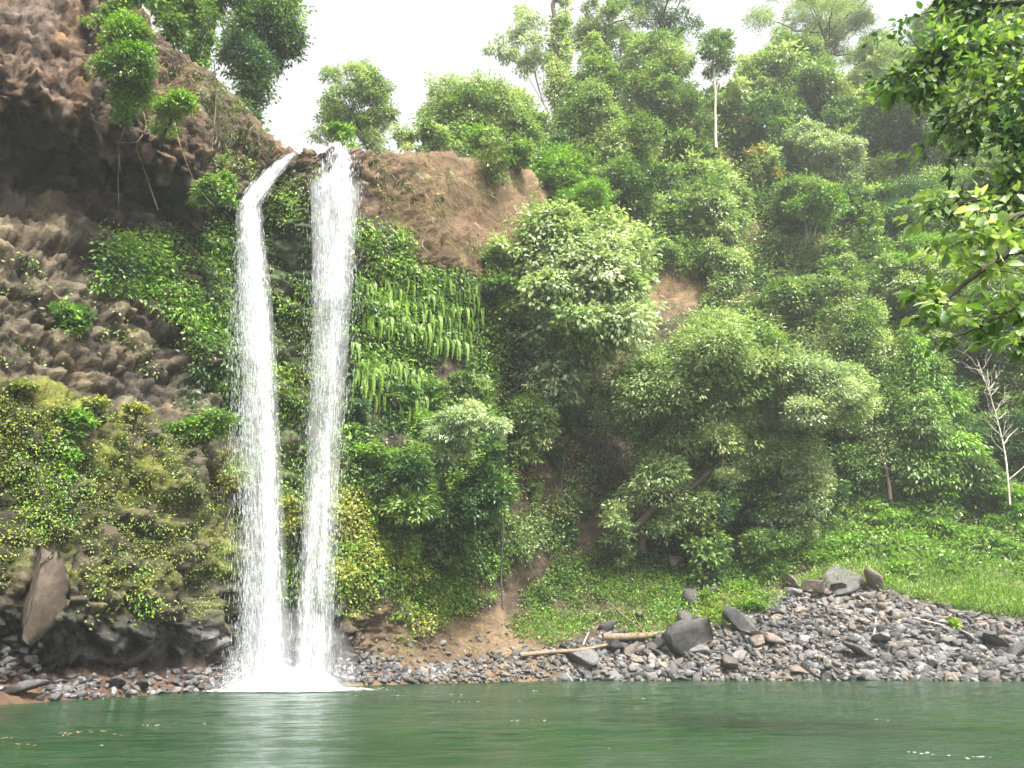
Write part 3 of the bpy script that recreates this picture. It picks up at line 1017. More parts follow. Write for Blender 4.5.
# ------------------------------------------------------------------ forest fill: bushes and crowns that crowd the slope
rng = np.random.default_rng(5)
VAR = []
for i, (pn, mp_) in enumerate([('mid', 'pale'), ('dark', 'mid'), ('pale', 'mid'), ('mid', 'olive'), ('bright', 'mid'), ('blue', 'mid')]):
    L, lob = make_crown(rng, (2.6, 2.4, 2.3), pn, 0.38, 0.17, 'round', 0.95, 13, 14, 0.3, mp_, (0, -0.3, -2.4))
    T = Tubes()
    pth = T.bend(rng, (0, 0, -2.6), (0, 0, 0.6), 0.14, 0.06, 0.2, 7, 6)
    for c, q in lob[:7]:
        T.bend(rng, pth[int(rng.integers(2, 6))], np.array(c), 0.06, 0.015, 0.2, 5, 5)
    VAR.append((L.mesh('crown'), T.mesh('trunk'), pn))
for cm, tm, _ in VAR:
    cm.materials.append(M_LEAF)
    tm.materials.append(M_BARK)
FILLTXT = {'mid': 'mid green', 'dark': 'dark green', 'pale': 'pale green', 'bright': 'bright green', 'blue': 'blue green'}


def fill_bush(loc, nrm_, s, v, zone, olive=False):
    cm, tm, pn = VAR[v]
    root = link('forest_bush', None, loc=tuple(loc))
    word = 'olive green' if v == 3 else FILLTXT[pn]
    tag(root, word + ' leafy bush crowding ' + zone, 'bush', word + ' bushes crowding ' + zone)
    root.rotation_euler = (0, 0, rng.random() * 6.28)
    root.scale = (s * rng.uniform(0.85, 1.2), s * rng.uniform(0.85, 1.2), s * rng.uniform(0.8, 1.15))
    o = link('crown', cm, None, root)
    link('trunk', tm, None, root)
    return root


ZONES = [
    # polygon, spacing px, weights of variants, scale range, zone words
    ([(585, 205), (640, 150), (720, 110), (900, 80), (1060, 60), (1060, 230), (900, 250), (760, 250), (690, 255), (640, 235)], 36, (3, 1, 4, 1, 2, 1), (1.0, 1.5), 'the high wooded slope'),
    ([(735, 255), (1060, 235), (1060, 450), (960, 470), (860, 460), (870, 380), (790, 330), (740, 310)], 35, (3, 1, 4, 1, 2, 1), (0.9, 1.4), 'the slope right of the layered tree'),
    ([(350, 400), (480, 380), (500, 470), (505, 560), (440, 560), (352, 470)], 30, (2, 3, 0, 1, 2, 2), (0.42, 0.62), 'the foot of the fern wall'),
    ([(640, 480), (760, 470), (860, 470), (850, 510), (760, 545), (680, 555), (640, 520)], 34, (2, 3, 1, 0, 0, 3), (0.5, 0.75), 'the shade below the layered tree'),
    ([(480, 420), (560, 400), (600, 440), (600, 540), (520, 540)], 40, (2, 3, 0, 2, 0, 2), (0.35, 0.55), 'the earth under the centre tree'),
    ([(530, 150), (640, 170), (640, 230), (560, 225)], 32, (2, 1, 1, 1, 3, 1), (0.6, 0.9), 'the rim right of the bare cliff'),
    ([(480, 265), (560, 240), (720, 240), (720, 260), (640, 270), (560, 330), (490, 330)], 36, (2, 2, 2, 1, 0, 1), (0.6, 0.9), 'the cliff behind the centre tree'),
]
for poly, sp, wts, sr, zone in ZONES:
    xs = [p[0] for p in poly]
    ys = [p[1] for p in poly]
    wts = np.array(wts, float) / sum(wts)
    y = min(ys)
    while y < max(ys):
        x = min(xs) + rng.random() * sp
        while x < max(xs):
            a, b = x + rng.uniform(-.35, .35) * sp, y + rng.uniform(-.35, .35) * sp
            if inpoly([a], [b], poly)[0]:
                l, n = hit(a, b)
                if l is not None:
                    s = rng.uniform(*sr)
                    fill_bush(l + n * 0.7 * s + np.array((0, 0, 0.5 * s)), n, s, int(rng.choice(6, p=wts)), zone)
            x += sp
        y += sp * 0.85
# trees along the hidden plateau, so that the rim never shows bare
for i in range(46):
    px = rng.uniform(560, 1120)
    Yb = rng.uniform(86, 112)
    q = P(px, 100, Yb)
    d, _, _, _ = BVH.ray_cast(Vector((q[0], Yb, 200)), Vector((0, 0, -1)), 400)
    if d is None:
        continue
    s = rng.uniform(1.3, 1.9)
    r = fill_bush(np.array(d) + np.array((0, 0, 2.0 * s)), None, s, int(rng.choice(6, p=np.array((3, 1, 4, 1, 0, 1)) / 10)), 'the hill top against the sky')
for i in range(16):
    px = rng.uniform(-60, 205)
    Yb = rng.uniform(44, 60)
    q = P(px, 0, Yb)
    d, _, _, _ = BVH.ray_cast(Vector((q[0], Yb, 200)), Vector((0, 0, -1)), 400)
    s = rng.uniform(1.0, 1.5)
    fill_bush(np.array(d) + np.array((0, 0, 1.6 * s)), None, s, int(rng.integers(0, 6)), 'the left cliff top')

# ------------------------------------------------------------------ ground cover and cliff creepers (nobody could count these)


def scatter(name, label, cat, zones, mat, kind='stuff'):
    """zones: (polygon, count, palettes, spread m, leaves per clump, leaf length, width, droop, upward bias, standoff, patchiness)"""
    L = Leaves()
    for poly, cnt, pns, sp, per, ll, lw, droop, upb, off, patch in zones:
        xs = [p[0] for p in poly]
        ys = [p[1] for p in poly]
        got, tries = [], 0
        while len(got) < cnt and tries < cnt * 6:
            k = cnt
            a = rng.uniform(min(xs), max(xs), k)
            b = rng.uniform(min(ys), max(ys), k)
            ok = inpoly(a, b, poly)
            tries += k
            for x, y in zip(a[ok], b[ok]):
                if len(got) >= cnt:
                    break
                l, n = hit(x, y)
                if l is not None:
                    got.append((l, n))
        if not got:
            continue
        p = np.array([g[0] for g in got])
        n = np.array([g[1] for g in got])
        nv = fbm(p * 0.45, 3, 201)
        keep = nv + rng.normal(size=len(p)) * 0.2 > patch
        p, n, nv = p[keep], n[keep], nv[keep]
        pid = np.clip(((nv + 0.6) / 1.2 * len(pns) + rng.normal(size=len(p)) * 0.5).astype(int), 0, len(pns) - 1)
        for i, pn in enumerate(pns):
            m = pid == i
            h = rng.random(m.sum())[:, None] * off
            clump_leaves(L, rng, p[m] + n[m] * h, norm(n[m] + np.array((0, 0, 0.3))), pn, per, sp, ll, lw, droop, upb)
    return tag(link(name, L.mesh(name), mat), label, cat, None, kind)


scatter('creeper', 'green leafy creeper covering the rock left of and behind the falls', 'creeper', [
    ([(150, 235), (238, 220), (246, 300), (240, 420), (180, 405), (196, 360), (190, 330), (150, 300), (100, 290), (105, 240)], 1100, ('dark', 'mid', 'bright', 'bright'), 0.3, 16, 0.26, 0.12, 0.5, 0.5, 0.35, -0.45),
    ([(235, 430), (330, 400), (342, 600), (240, 600)], 500, ('mid', 'olive', 'bright'), 0.28, 14, 0.22, 0.1, 0.5, 0.5, 0.2, -0.2),
    ([(268, 180), (318, 165), (330, 400), (262, 430), (258, 260)], 600, ('olive', 'mid', 'bright', 'lime'), 0.24, 14, 0.2, 0.1, 0.6, 0.4, 0.2, -0.2),
    ([(200, 150), (262, 160), (240, 215), (205, 190)], 140, ('olive', 'mid', 'lime'), 0.22, 12, 0.2, 0.1, 0.4, 0.5, 0.2, -0.1),
    ([(-160, 170), (180, 215), (190, 380), (-160, 350)], 340, ('olive', 'mid'), 0.25, 12, 0.2, 0.09, 0.5, 0.5, 0.15, 0.15),
    ([(100, 0), (330, 145), (300, 150), (180, 90), (160, 40)], 180, ('olive', 'mid'), 0.25, 12, 0.2, 0.08, 0.6, 0.4, 0.15, 0.0),
], M_LEAF)
scatter('moss', 'yellow green moss and small ferns on the lower left rock shelf', 'moss', [
    ([(-160, 385), (0, 390), (120, 410), (240, 455), (240, 600), (190, 620), (100, 600), (60, 530), (0, 600), (-160, 610)], 2300, ('mid', 'olive', 'olive', 'moss', 'mid'), 0.17, 14, 0.12, 0.06, 0.4, 0.5, 0.1, -0.18),
    ([(-160, 390), (70, 400), (60, 520), (0, 600), (-160, 610)], 1000, ('olive', 'moss', 'lime'), 0.17, 14, 0.12, 0.06, 0.4, 0.5, 0.12, -0.1),
    ([(80, 560), (200, 560), (200, 600), (80, 640)], 140, ('moss', 'olive', 'bright'), 0.2, 12, 0.15, 0.08, 0.5, 0.4, 0.1, 0.05),
], M_MOSS)
scatter('wall_creeper', 'dense leafy creeper on the wall between right stream and centre tree', 'creeper', [
    ([(352, 215), (400, 225), (420, 262), (500, 275), (495, 420), (345, 430)], 1500, ('dark', 'mid', 'bright', 'bright'), 0.32, 16, 0.28, 0.12, 0.7, 0.4, 0.3, -0.6),
    ([(345, 420), (500, 410), (505, 575), (430, 590), (400, 520), (345, 480)], 1300, ('dark', 'mid', 'bright'), 0.32, 16, 0.26, 0.12, 0.4, 0.6, 0.4, -0.6),
    ([(330, 485), (385, 500), (430, 580), (500, 590), (470, 615), (430, 625), (412, 640), (395, 600), (335, 590)], 900, ('mid', 'bright', 'lime', 'yellow'), 0.26, 16, 0.18, 0.11, 0.4, 0.6, 0.3, -0.6),
    ([(385, 530), (500, 545), (480, 605), (430, 590)], 500, ('mid', 'bright', 'lime'), 0.28, 16, 0.22, 0.12, 0.4, 0.6, 0.3, -0.5),
    ([(330, 560), (400, 580), (395, 620), (335, 610)], 150, ('olive', 'mid', 'lime'), 0.22, 12, 0.2, 0.1, 0.4, 0.5, 0.2, -0.2),
    ([(365, 160), (540, 180), (530, 250), (440, 265), (380, 240)], 140, ('olive', 'mid'), 0.3, 12, 0.24, 0.08, 0.5, 0.5, 0.2, 0.05),
    ([(640, 225), (735, 240), (735, 315), (660, 315)], 120, ('olive', 'mid'), 0.3, 12, 0.24, 0.08, 0.5, 0.5, 0.2, 0.1),
    ([(500, 400), (650, 400), (650, 550), (500, 550)], 900, ('dark', 'olive', 'mid', 'mid'), 0.4, 14, 0.24, 0.1, 0.5, 0.5, 1.8, -0.1),
    ([(500, 560), (545, 560), (600, 500), (560, 490), (500, 520)], 200, ('dark', 'mid'), 0.35, 14, 0.24, 0.1, 0.5, 0.5, 0.3, -0.1),
], M_LEAF)
scatter('herbs', 'low bright green herbs carpeting the slope above the scree', 'herbs', [
    ([(515, 640), (510, 610), (560, 560), (610, 548), (660, 560), (690, 585), (692, 632), (640, 640), (600, 622), (560, 645)], 1500, ('mid', 'mid', 'bright', 'bright'), 0.3, 14, 0.2, 0.1, 0.2, 0.8, 0.25, -0.7),
    ([(692, 585), (760, 560), (800, 570), (775, 605), (720, 632), (698, 625)], 520, ('mid', 'bright', 'lime'), 0.3, 14, 0.22, 0.11, 0.2, 0.8, 0.3, -0.25),
    ([(520, 600), (560, 555), (620, 540), (600, 560), (550, 600)], 220, ('mid', 'dark'), 0.35, 14, 0.26, 0.12, 0.2, 0.8, 0.4, -0.5),
    ([(645, 545), (760, 540), (800, 560), (690, 590), (650, 565)], 500, ('mid', 'blue', 'bright'), 0.4, 14, 0.26, 0.12, 0.2, 0.8, 0.5, -0.5),
    ([(500, 590), (545, 575), (520, 640), (500, 640)], 110, ('olive', 'mid'), 0.25, 12, 0.22, 0.06, 0.2, 0.8, 0.3, -0.1),
], M_LEAF)
scatter('slope_undergrowth', 'mixed leafy undergrowth covering the steep wooded slope', 'undergrowth', [
    ([(560, 200), (640, 140), (720, 100), (900, 70), (1060, 50), (1060, 480), (860, 480), (740, 460), (735, 310), (640, 250)], 7000, ('dark', 'mid', 'bright', 'pale'), 0.6, 14, 0.38, 0.17, 0.4, 0.6, 1.9, -0.75),
    ([(480, 250), (660, 240), (640, 320), (740, 330), (760, 470), (660, 400), (640, 470), (590, 420), (500, 420)], 1300, ('dark', 'mid', 'mid'), 0.6, 16, 0.34, 0.14, 0.4, 0.6, 0.8, -0.3),
    ([(640, 470), (860, 470), (860, 520), (740, 560), (650, 540)], 900, ('dark', 'blue', 'mid'), 0.6, 16, 0.32, 0.14, 0.3, 0.6, 0.8, -0.6),
], M_LEAF)
scatter('dry_grass', 'dry brown grass and hanging roots on the bare earth cliff', 'dry grass', [
    ([(362, 152), (450, 150), (540, 185), (530, 250), (470, 272), (400, 250)], 900, ('dry', 'dry', 'olive', 'dry'), 0.2, 7, 0.7, 0.03, 0.9, 0.3, 0.15, -0.35),
    ([(640, 230), (735, 245), (730, 315), (660, 315)], 260, ('dry', 'olive', 'dry'), 0.25, 7, 0.8, 0.035, 0.9, 0.3, 0.2, -0.3),
    ([(345, 630), (500, 600), (530, 640), (480, 658), (380, 665)], 240, ('dry', 'olive', 'dry', 'mid'), 0.2, 8, 0.3, 0.04, 0.2, 0.6, 0.1, -0.2),
    ([(120, 20), (325, 145), (290, 160), (200, 140), (170, 80)], 420, ('dry', 'dry', 'olive'), 0.2, 7, 0.5, 0.02, 0.9, 0.3, 0.12, -0.2),
    ([(500, 400), (650, 400), (650, 545), (500, 600)], 500, ('dry', 'dry', 'olive'), 0.3, 7, 0.8, 0.03, 0.9, 0.3, 0.25, -0.3),
], M_LEAF)
scatter('bank_undergrowth', 'bright green leafy undergrowth on the bank below the forest', 'undergrowth', [
    ([(735, 575), (790, 520), (900, 488), (1060, 470), (1060, 580), (960, 580), (870, 560), (800, 570)], 2200, ('mid', 'bright', 'dark', 'pale'), 0.5, 14, 0.3, 0.15, 0.1, 0.9, 0.7, -0.7),
], M_LEAF)
scatter('bank_grass', 'pale yellow green grass between the scree and the leafy undergrowth', 'grass', [
    ([(795, 590), (830, 568), (900, 566), (1060, 572), (1060, 622), (960, 612), (900, 596), (860, 582)], 2600, ('pale', 'bright', 'lime', 'pale'), 0.32, 16, 0.26, 0.08, -0.5, 0.5, 0.45, -0.8),
], M_LEAF)

# leafy mounds on the bank, each a plant of its own
BV = []
for i, (pn, mp_) in enumerate([('bright', 'pale'), ('mid', 'bright'), ('bright', 'lime')]):
    L, lob = make_crown(rng, (1.6, 1.5, 0.9), pn, 0.28, 0.13, 'round', 1.1, 9, 16, 0.1, mp_)
    me = L.mesh('bank_bush')
    me.materials.append(M_LEAF)
    BV.append(me)
BANKP = [(790, 548), (822, 530), (855, 512), (842, 548), (880, 528), (905, 505), (912, 548), (945, 520), (962, 552), (985, 520), (1000, 560), (1012, 535),
         (930, 498), (868, 560), (770, 572), (948, 575), (1020, 580), (1018, 500), (828, 552), (860, 535), (895, 520), (925, 530), (935, 505), (960, 535), (1005, 512), (1030, 545), (920, 562), (880, 548), (850, 560), (978, 565), (1025, 525), (800, 535), (815, 560), (975, 500), (895, 575), (740, 590), (755, 610), (712, 600)]
while len(BANKP) < 80:
    a, b = rng.uniform(770, 1050), rng.uniform(488, 575)
    if inpoly([a], [b], [(775, 570), (800, 530), (900, 490), (1060, 475), (1060, 575), (960, 572), (870, 560)])[0]:
        BANKP.append((a, b))
for i, (a, b) in enumerate(BANKP):
    l, n = hit(a, b)
    o = link('bank_bush', BV[i % 3], loc=tuple(l + np.array((0, 0, 0.3))))
    s = rng.uniform(0.8, 1.5) * (0.6 if a < 765 else 1)
    o.scale = (s, s, s)
    o.rotation_euler = (0, 0, rng.random() * 6.28)
    tag(o, 'low bright green leafy mound on the bank below the forest', 'bush', 'low leafy mounds on the bank')

# ------------------------------------------------------------------ sword ferns hanging from the wall


def fern_mesh(rng, nf, ln):
    L = Leaves()
    for f in range(nf):
        an = rng.uniform(-1.5, 1.5)
        d0 = np.array((math.sin(an) * 0.5, -0.75, rng.uniform(0.0, 0.6)))
        p = np.zeros(3)
        d = norm(d0)
        ll = ln * rng.uniform(0.7, 1.2)
        nseg = 16
        tt = rng.uniform(0.2, 0.95)
        for k in range(nseg):
            h = k / nseg
            step = ll / nseg
            p = p + d * step
            d = norm(d + np.array((0, 0.05, -0.34)))
            side = norm(np.cross(d, np.array((0, -1.0, 0.15))))
            nn = np.cross(side, d)
            wl_ = 0.075 * ln * (0.35 + 0.65 * math.sin(math.pi * min(1, h + 0.18))) * 1.1
            col = pick(rng, 'bright', np.array([tt + rng.normal() * 0.06]))[0] * np.array((0.72, 0.74, 0.5))
            for s in (-1, 1):
                L.add(p[None], (side * s + d * 0.35)[None], nn[None] * -1, wl_, step * 1.15, col)
    return L.mesh('hanging_fern')


FV = [fern_mesh(rng, nf, ln) for nf, ln in ((3, 1.1), (2, 1.4), (4, 0.9), (3, 1.5))]
for me in FV:
    me.materials.append(M_LEAF)
FZ = [([(362, 275), (478, 282), (482, 352), (440, 345), (380, 330), (360, 320)], 170, 'upper drift on the wall right of the falls'),
      ([(350, 340), (425, 375), (420, 410), (352, 392)], 80, 'lower drift on the wall right of the falls')]
for poly, cnt, words in FZ:
    k = 0
    while k < cnt:
        x = rng.uniform(min(p[0] for p in poly), max(p[0] for p in poly))
        y = rng.uniform(min(p[1] for p in poly), max(p[1] for p in poly))
        if not inpoly([x], [y], poly)[0]:
            continue
        l, n = hit(x, y)
        if l is None:
            continue
        o = link('hanging_fern', FV[k % 4], loc=tuple(l + n * 0.25))
        o.rotation_euler = (0, 0, math.atan2(n[0], -n[1]) + rng.normal() * 0.3)
        s = rng.uniform(0.75, 1.15)
        o.scale = (s, s, s)
        tag(o, 'bright green sword fern in the ' + words, 'fern', 'ferns in the ' + words)
        k += 1

# ------------------------------------------------------------------ hanging roots and vines, bare stems


def stem(name, label, cat, path, r0, r1, mat, group=None, sides=5):
    path = np.asarray(path, float)
    T = Tubes()
    t = np.linspace(0, len(path) - 1, len(path) * 5)
    T.add(catmull(path, t), np.linspace(r0, r1, len(t)), sides)
    return tag(link(name, T.mesh(name), mat), label, cat, group)


VP = [([(128, 108), (124, 130), (118, 150), (121, 172)], 'thin root hanging below the upper cliff bush at its left'),
      ([(143, 112), (146, 128), (136, 142), (116, 142)], 'crooked pale root hanging below the upper cliff bush'),
      ([(136, 148), (146, 175), (158, 210)], 'long slanting root hanging over the dark overhang'),
      ([(170, 100), (180, 145), (196, 185), (214, 206)], 'long vine sagging from the small leaf tail towards the left stream'),
      ([(188, 64), (200, 72), (210, 82)], 'short broken pale branch sticking out of the brown cliff'),
      ([(214, 60), (216, 100), (212, 150)], 'straight thin root down the brown cliff left of the falls'),
      ([(120, 150), (118, 180), (119, 205)], 'short thread like root over the dark overhang')]
for path, lab in VP:
    q = []
    y0 = None
    for (a, b) in path:
        l, n = hit(a, b, 38.0)
        q.append((a, b, l[1] - 0.35))
    ymin = min(v[2] for v in q)
    pts3 = [P(a, b, min(y, ymin + 1.2)) for a, b, y in q]
    stem('hanging_root', lab, 'root', pts3, 0.035, 0.012, M_DRIFT, 'roots hanging on the left cliff')
for i in range(30):
    a = rng.uniform(505, 640)
    b = rng.uniform(385, 470)
    l, n = hit(a, b)
    ln = rng.uniform(3, 7)
    p0 = l + n * rng.uniform(0.3, 1.4)
    pth = [p0, p0 + np.array((rng.normal() * .3, -.1, -ln * .35)), p0 + np.array((rng.normal() * .4, -.2, -ln * .7)), p0 + np.array((rng.normal() * .5, -.3, -ln))]
    stem('hanging_vine', 'thin brown vine hanging in the shade under the centre tree', 'vine', pth, 0.06, 0.025, M_BARK, 'vines hanging under the centre tree')
# dead white sapling at the right
root = link('dead_sapling', None, loc=tuple(P(1010, 505, 62.5)))
tag(root, 'bare white dead sapling with thin twigs at the right edge', 'dead tree')
b0 = P(1010, 505, 62.5)
T = Tubes()
main = [P(1010, 505, 62.5), P(1006, 460, 62.5), P(1000, 430, 62.6), (P(990, 395, 62.8)), P(978, 362, 63)]
tt = np.linspace(0, 4, 20)
mp3 = catmull(np.array(main), tt)
T.add(mp3, np.linspace(0.08, 0.015, 20), 7)
link('trunk', T.mesh('trunk', b0), PB, root)
T = Tubes()
for k in range(26):
    s = mp3[int(rng.integers(5, 19))]
    d = np.array((rng.normal() * 1.0, rng.normal() * 0.6, rng.uniform(0.5, 1.8)))
    e = T.bend(rng, s, s + d, 0.035, 0.01, 0.3, 6, 4)
    for j in range(2):
        T.bend(rng, e[3], e[3] + d * 0.5 + rng.normal(size=3) * 0.4, 0.015, 0.006, 0.3, 4, 4)
T.bend(rng, P(1003, 445, 62.5), P(1018, 428, 62.3), 0.06, 0.02, 0.2, 6, 5)
T.bend(rng, P(1008, 480, 62.5), P(1030, 462, 62.2), 0.05, 0.02, 0.2, 6, 5)
link('twigs', T.mesh('twigs', b0), PB, root)
stem('leaning_trunk', 'dark leaning trunk at the edge of the forest above the grassy bank', 'trunk', [P(872, 415, 65), P(880, 445, 64.6), P(888, 480, 64.4), P(890, 500, 64.4)], 0.14, 0.2, M_BARK)
stem('leaning_trunk', 'dark sloping trunk rising left to right under the wide spreading tree', 'trunk', [P(628, 535, 57.5), P(655, 508, 57), P(688, 490, 56.8), P(720, 462, 57)], 0.34, 0.16, M_BARK)
stem('standing_trunk', 'thin dark upright trunk between fern wall shrubs and bare soil', 'trunk', [P(503, 610, 51.5), P(501, 575, 51.3), P(503, 530, 51.4), P(500, 480, 51.8)], 0.07, 0.04, M_BARK)

# ------------------------------------------------------------------ rocks


def rock_mesh(rng, sub, sq, planes=12, name='rock'):
    bm = bmesh.new()
    bmesh.ops.create_icosphere(bm, subdivisions=sub, radius=1.0)
    v = np.array([x.co[:] for x in bm.verts])
    f = np.array([[x.index for x in q.verts] for q in bm.faces])
    bm.free()
    for _ in range(planes):
        n = rdirs(rng, 1)[0]
        d = rng.uniform(0.3, 0.72)
        o = np.maximum(v @ n - d, 0)
        v = v - o[:, None] * n
    v = v + 0.012 * np.stack([fbm(v * 2.2 + 7 * k, 2, int(rng.integers(999))) for k in range(3)], 1)
    v = v * np.asarray(sq)
    v = v / np.abs(v).max()
    return v, f


RV = []
for i in range(10):
    v, f = rock_mesh(rng, 3, (1.0, rng.uniform(0.65, 1.0), rng.uniform(0.45, 0.8)), int(rng.integers(10, 18)))
    RV.append((v, f))
ROCKM = {}
for mn, mm in (('grey', M_GREY), ('brown', M_BROWN), ('dark', M_DARK), ('tan', M_TANROCK)):
    for i, (v, f) in enumerate(RV):
        me = mesh_from('rock', v, f, 3)
        me.materials.append(mm)
        ROCKM[mn, i] = me


def place_rock(px, py, wpx, kind, label, var=None, rot=None, sc=(1, 1, 1), group=None, name='rock', sink=0.25, Y=None):
    sink = 0.0 if name == 'boulder' else sink
    if Y is None:
        l, n = hit(px, py)
        if l is None:
            return None
    else:
        l = P(px, py, Y)
    r = wpx * 0.5 * mpp(l)
    o = link(name, ROCKM[kind, int(rng.integers(10)) if var is None else var])
    o.location = tuple(l + np.array((0, 0, r * (0.6 - sink) * sc[2])))
    o.rotation_euler = rot if rot is not None else (rng.normal() * 0.35, rng.normal() * 0.35, rng.random() * 6.28)
    o.scale = (r * sc[0], r * sc[1], r * sc[2])
    tag(o, label, 'boulder' if name == 'boulder' else 'rock', group)
    return o


BO = [  # the boulders one can pick out
    (684, 652, 46, 'dark', 'big flat topped grey boulder beside the drift log', 3, (1, 0.95, 0.95)),
    (742, 634, 34, 'grey', 'tall pointed grey boulder leaning at the foot of the herb slope', 1, (0.8, 0.8, 1.25)),
    (772, 645, 28, 'brown', 'rounded brown boulder right of the pointed boulder', 2, (1, 1, 0.95)),
    (757, 642, 18, 'brown', 'small pale brown boulder touching the rounded brown boulder', 3, (1, 1, 0.9)),
    (666, 648, 22, 'dark', 'dark block against the left side of the flat topped boulder', 4, (0.8, 0.8, 1.1)),
    (582, 664, 28, 'grey', 'smooth grey boulder in the middle of the scree at the waterline', 5, (1, 0.8, 0.8)),
    (612, 652, 26, 'dark', 'dark wedge shaped boulder under the drift log', 6, (1, 0.8, 0.7)),
    (631, 652, 18, 'brown', 'orange brown boulder under the drift log', 7, (1, 1, 0.8)),
    (846, 586, 46, 'dark', 'long dark slab crowning the top of the scree heap', 8, (1.1, 0.7, 0.4)),
    (875, 588, 34, 'brown', 'pale brown slab beside the dark slab on the scree heap', 9, (1, 0.8, 0.7)),
    (836, 592, 20, 'dark', 'round dark boulder left of the dark slab on the scree heap', 2, (1, 1, 0.8)),
    (816, 594, 26, 'brown', 'brown boulder at the upper left end of the scree heap', 3, (0.9, 0.9, 1)),
    (793, 586, 20, 'brown', 'dull brown boulder in the grass above the scree', 5, (1, 1, 0.8)),
    (862, 658, 34, 'dark', 'broad dark boulder in the right half of the scree', 1, (1, 0.8, 0.75)),
    (880, 640, 40, 'grey', 'flat grey slab in the right half of the scree', 0, (1.1, 0.8, 0.4)),
    (995, 645, 34, 'grey', 'grey slab at the right end of the scree', 5, (1.1, 0.8, 0.5)),
    (1016, 655, 26, 'grey', 'grey boulder at the right edge of the photo', 7, (1, 0.8, 0.6)),
    (740, 657, 22, 'grey', 'grey boulder at the waterline below the pointed boulder', 9, (1, 0.8, 0.7)),
    (735, 668, 24, 'brown', 'brown boulder half in the water right of the flat topped boulder', 2, (1, 0.9, 0.9)),
    (674, 572, 26, 'brown', 'brown rock outcrop at the top of the herb slope', 6, (1.1, 0.8, 0.8)),
    (690, 602, 20, 'dark', 'upper dark rock in the gully between the two herb patches', 4, (0.8, 0.8, 1.3)),
    (688, 624, 20, 'dark', 'lower dark rock in the gully between the two herb patches', 8, (0.8, 0.8, 1.2)),
    (712, 592, 18, 'dark', 'dark rock among herbs right of the gully', 7, (1, 0.9, 0.8)),
    (402, 618, 24, 'brown', 'rounded tan boulder set in the soil under the yellow creeper', 3, (0.75, 0.75, 1.15)),
    (607, 628, 18, 'dark', 'dark rock at the left end of the drift log', 9, (1, 0.9, 0.8)),
    (640, 617, 16, 'brown', 'brown rock above the drift log', 1, (1, 0.9, 0.9)),
    (758, 648, 12, 'tan', 'small flat tan stone at the foot of the pointed boulder', 5, (1, 0.8, 0.5)),
    # left shore
    (24, 694, 38, 'dark', 'rounded boulder on the water edge at the far left', 2, (1, 0.9, 0.75)),
    (188, 645, 40, 'dark', 'wet grey boulder at the foot of the cliff left of the falls', 0, (1, 0.9, 0.9)),
    (176, 622, 30, 'dark', 'wet jutting rock above the grey boulder left of the falls', 1, (1, 0.9, 0.9)),
    (212, 655, 44, 'dark', 'dark wet boulder next to the splash on its left', 3, (1, 0.9, 0.8)),
    (132, 662, 62, 'dark', 'long dark slab inside the undercut at the left shore', 6, (1, 0.6, 0.3)),
    (92, 640, 44, 'dark', 'mossy dark block over the undercut at the left shore', 8, (1, 0.8, 0.6)),
    (10, 640, 24, 'dark', 'upper pale block at the left edge of the photo', 4, (1, 0.8, 0.6)),
    (8, 662, 20, 'dark', 'lower pale block at the left edge of the photo', 7, (1, 0.8, 0.7)),
    (118, 684, 20, 'grey', 'grey stone on the left shore under the slab', 5, (1, 0.8, 0.7)),
    (140, 686, 20, 'dark', 'dark stone on the left shore nearest the splash', 9, (1, 0.8, 0.7)),
]
for px, py, w, kd, lab, var, sc in BO:
    place_rock(px, py + 4, w * 1.35, kd, lab, var, None if sc[2] < 1 else (0.2 * rng.normal(), 0.3, rng.random() * 6.28), sc, name='boulder')
# tall three cornered boulder against the left cliff
M_TRI = rock_mat('mossy_boulder', False, '#453b31', '#544a3e')
bv, bf = rock_mesh(np.random.default_rng(77), 3, (0.8, 0.6, 1.3), 10)
tz = (bv[:, 2] + 1) / 2
bv[:, 0] *= (1.5 - 1.2 * np.clip(tz, 0, 1))
bv[:, 1] *= (1.1 - 0.6 * tz)
tri = link('boulder', mesh_from('boulder', bv, bf, 3), M_BROWN)
l, n = hit(40, 590)
tri.location = tuple(P(42, 585, l[1] - 0.35))
tri.scale = (1.75, 1.3, 2.1)
tri.rotation_euler = (0.05, 0.05, 0.0)
tag(tri, 'tall three cornered brown boulder leaning on the mossy left cliff', 'boulder')
tri.data.materials.clear()
tri.data.materials.append(M_TRI)

SCREE = [(338, 664), (400, 668), (470, 660), (520, 652), (560, 648), (600, 634), (650, 632), (700, 634), (740, 622), (775, 604), (800, 588), (850, 578), (895, 592), (960, 614), (1060, 624), (1060, 682), (335, 682)]
SX0, SX1, SY0, SY1 = 335, 1060, 575, 681
grp = {'grey': 'grey stones of the scree', 'brown': 'brown stones of the scree', 'dark': 'dark stones of the scree'}
labs = {'grey': 'angular grey stone lying in the scree along the far shore', 'brown': 'angular brown stone lying in the scree along the far shore',
        'dark': 'dark angular stone lying in the scree along the far shore'}
k = 0
while k < 255:
    x, y = rng.uniform(SX0, SX1), rng.uniform(SY0, SY1)
    if not inpoly([x], [y], SCREE)[0]:
        continue
    kd = rng.choice(['grey', 'grey', 'dark', 'brown']) if not (800 < x < 930 and y < 640) else rng.choice(['grey', 'brown', 'brown'])
    w = rng.uniform(8, 15 + 16 * rng.random() ** 2) * (0.75 if x < 560 else 1.0)
    place_rock(x, y, w, kd, labs[kd], None, None, (1, 1, rng.uniform(0.6, 1.0)), grp[kd])
    k += 1
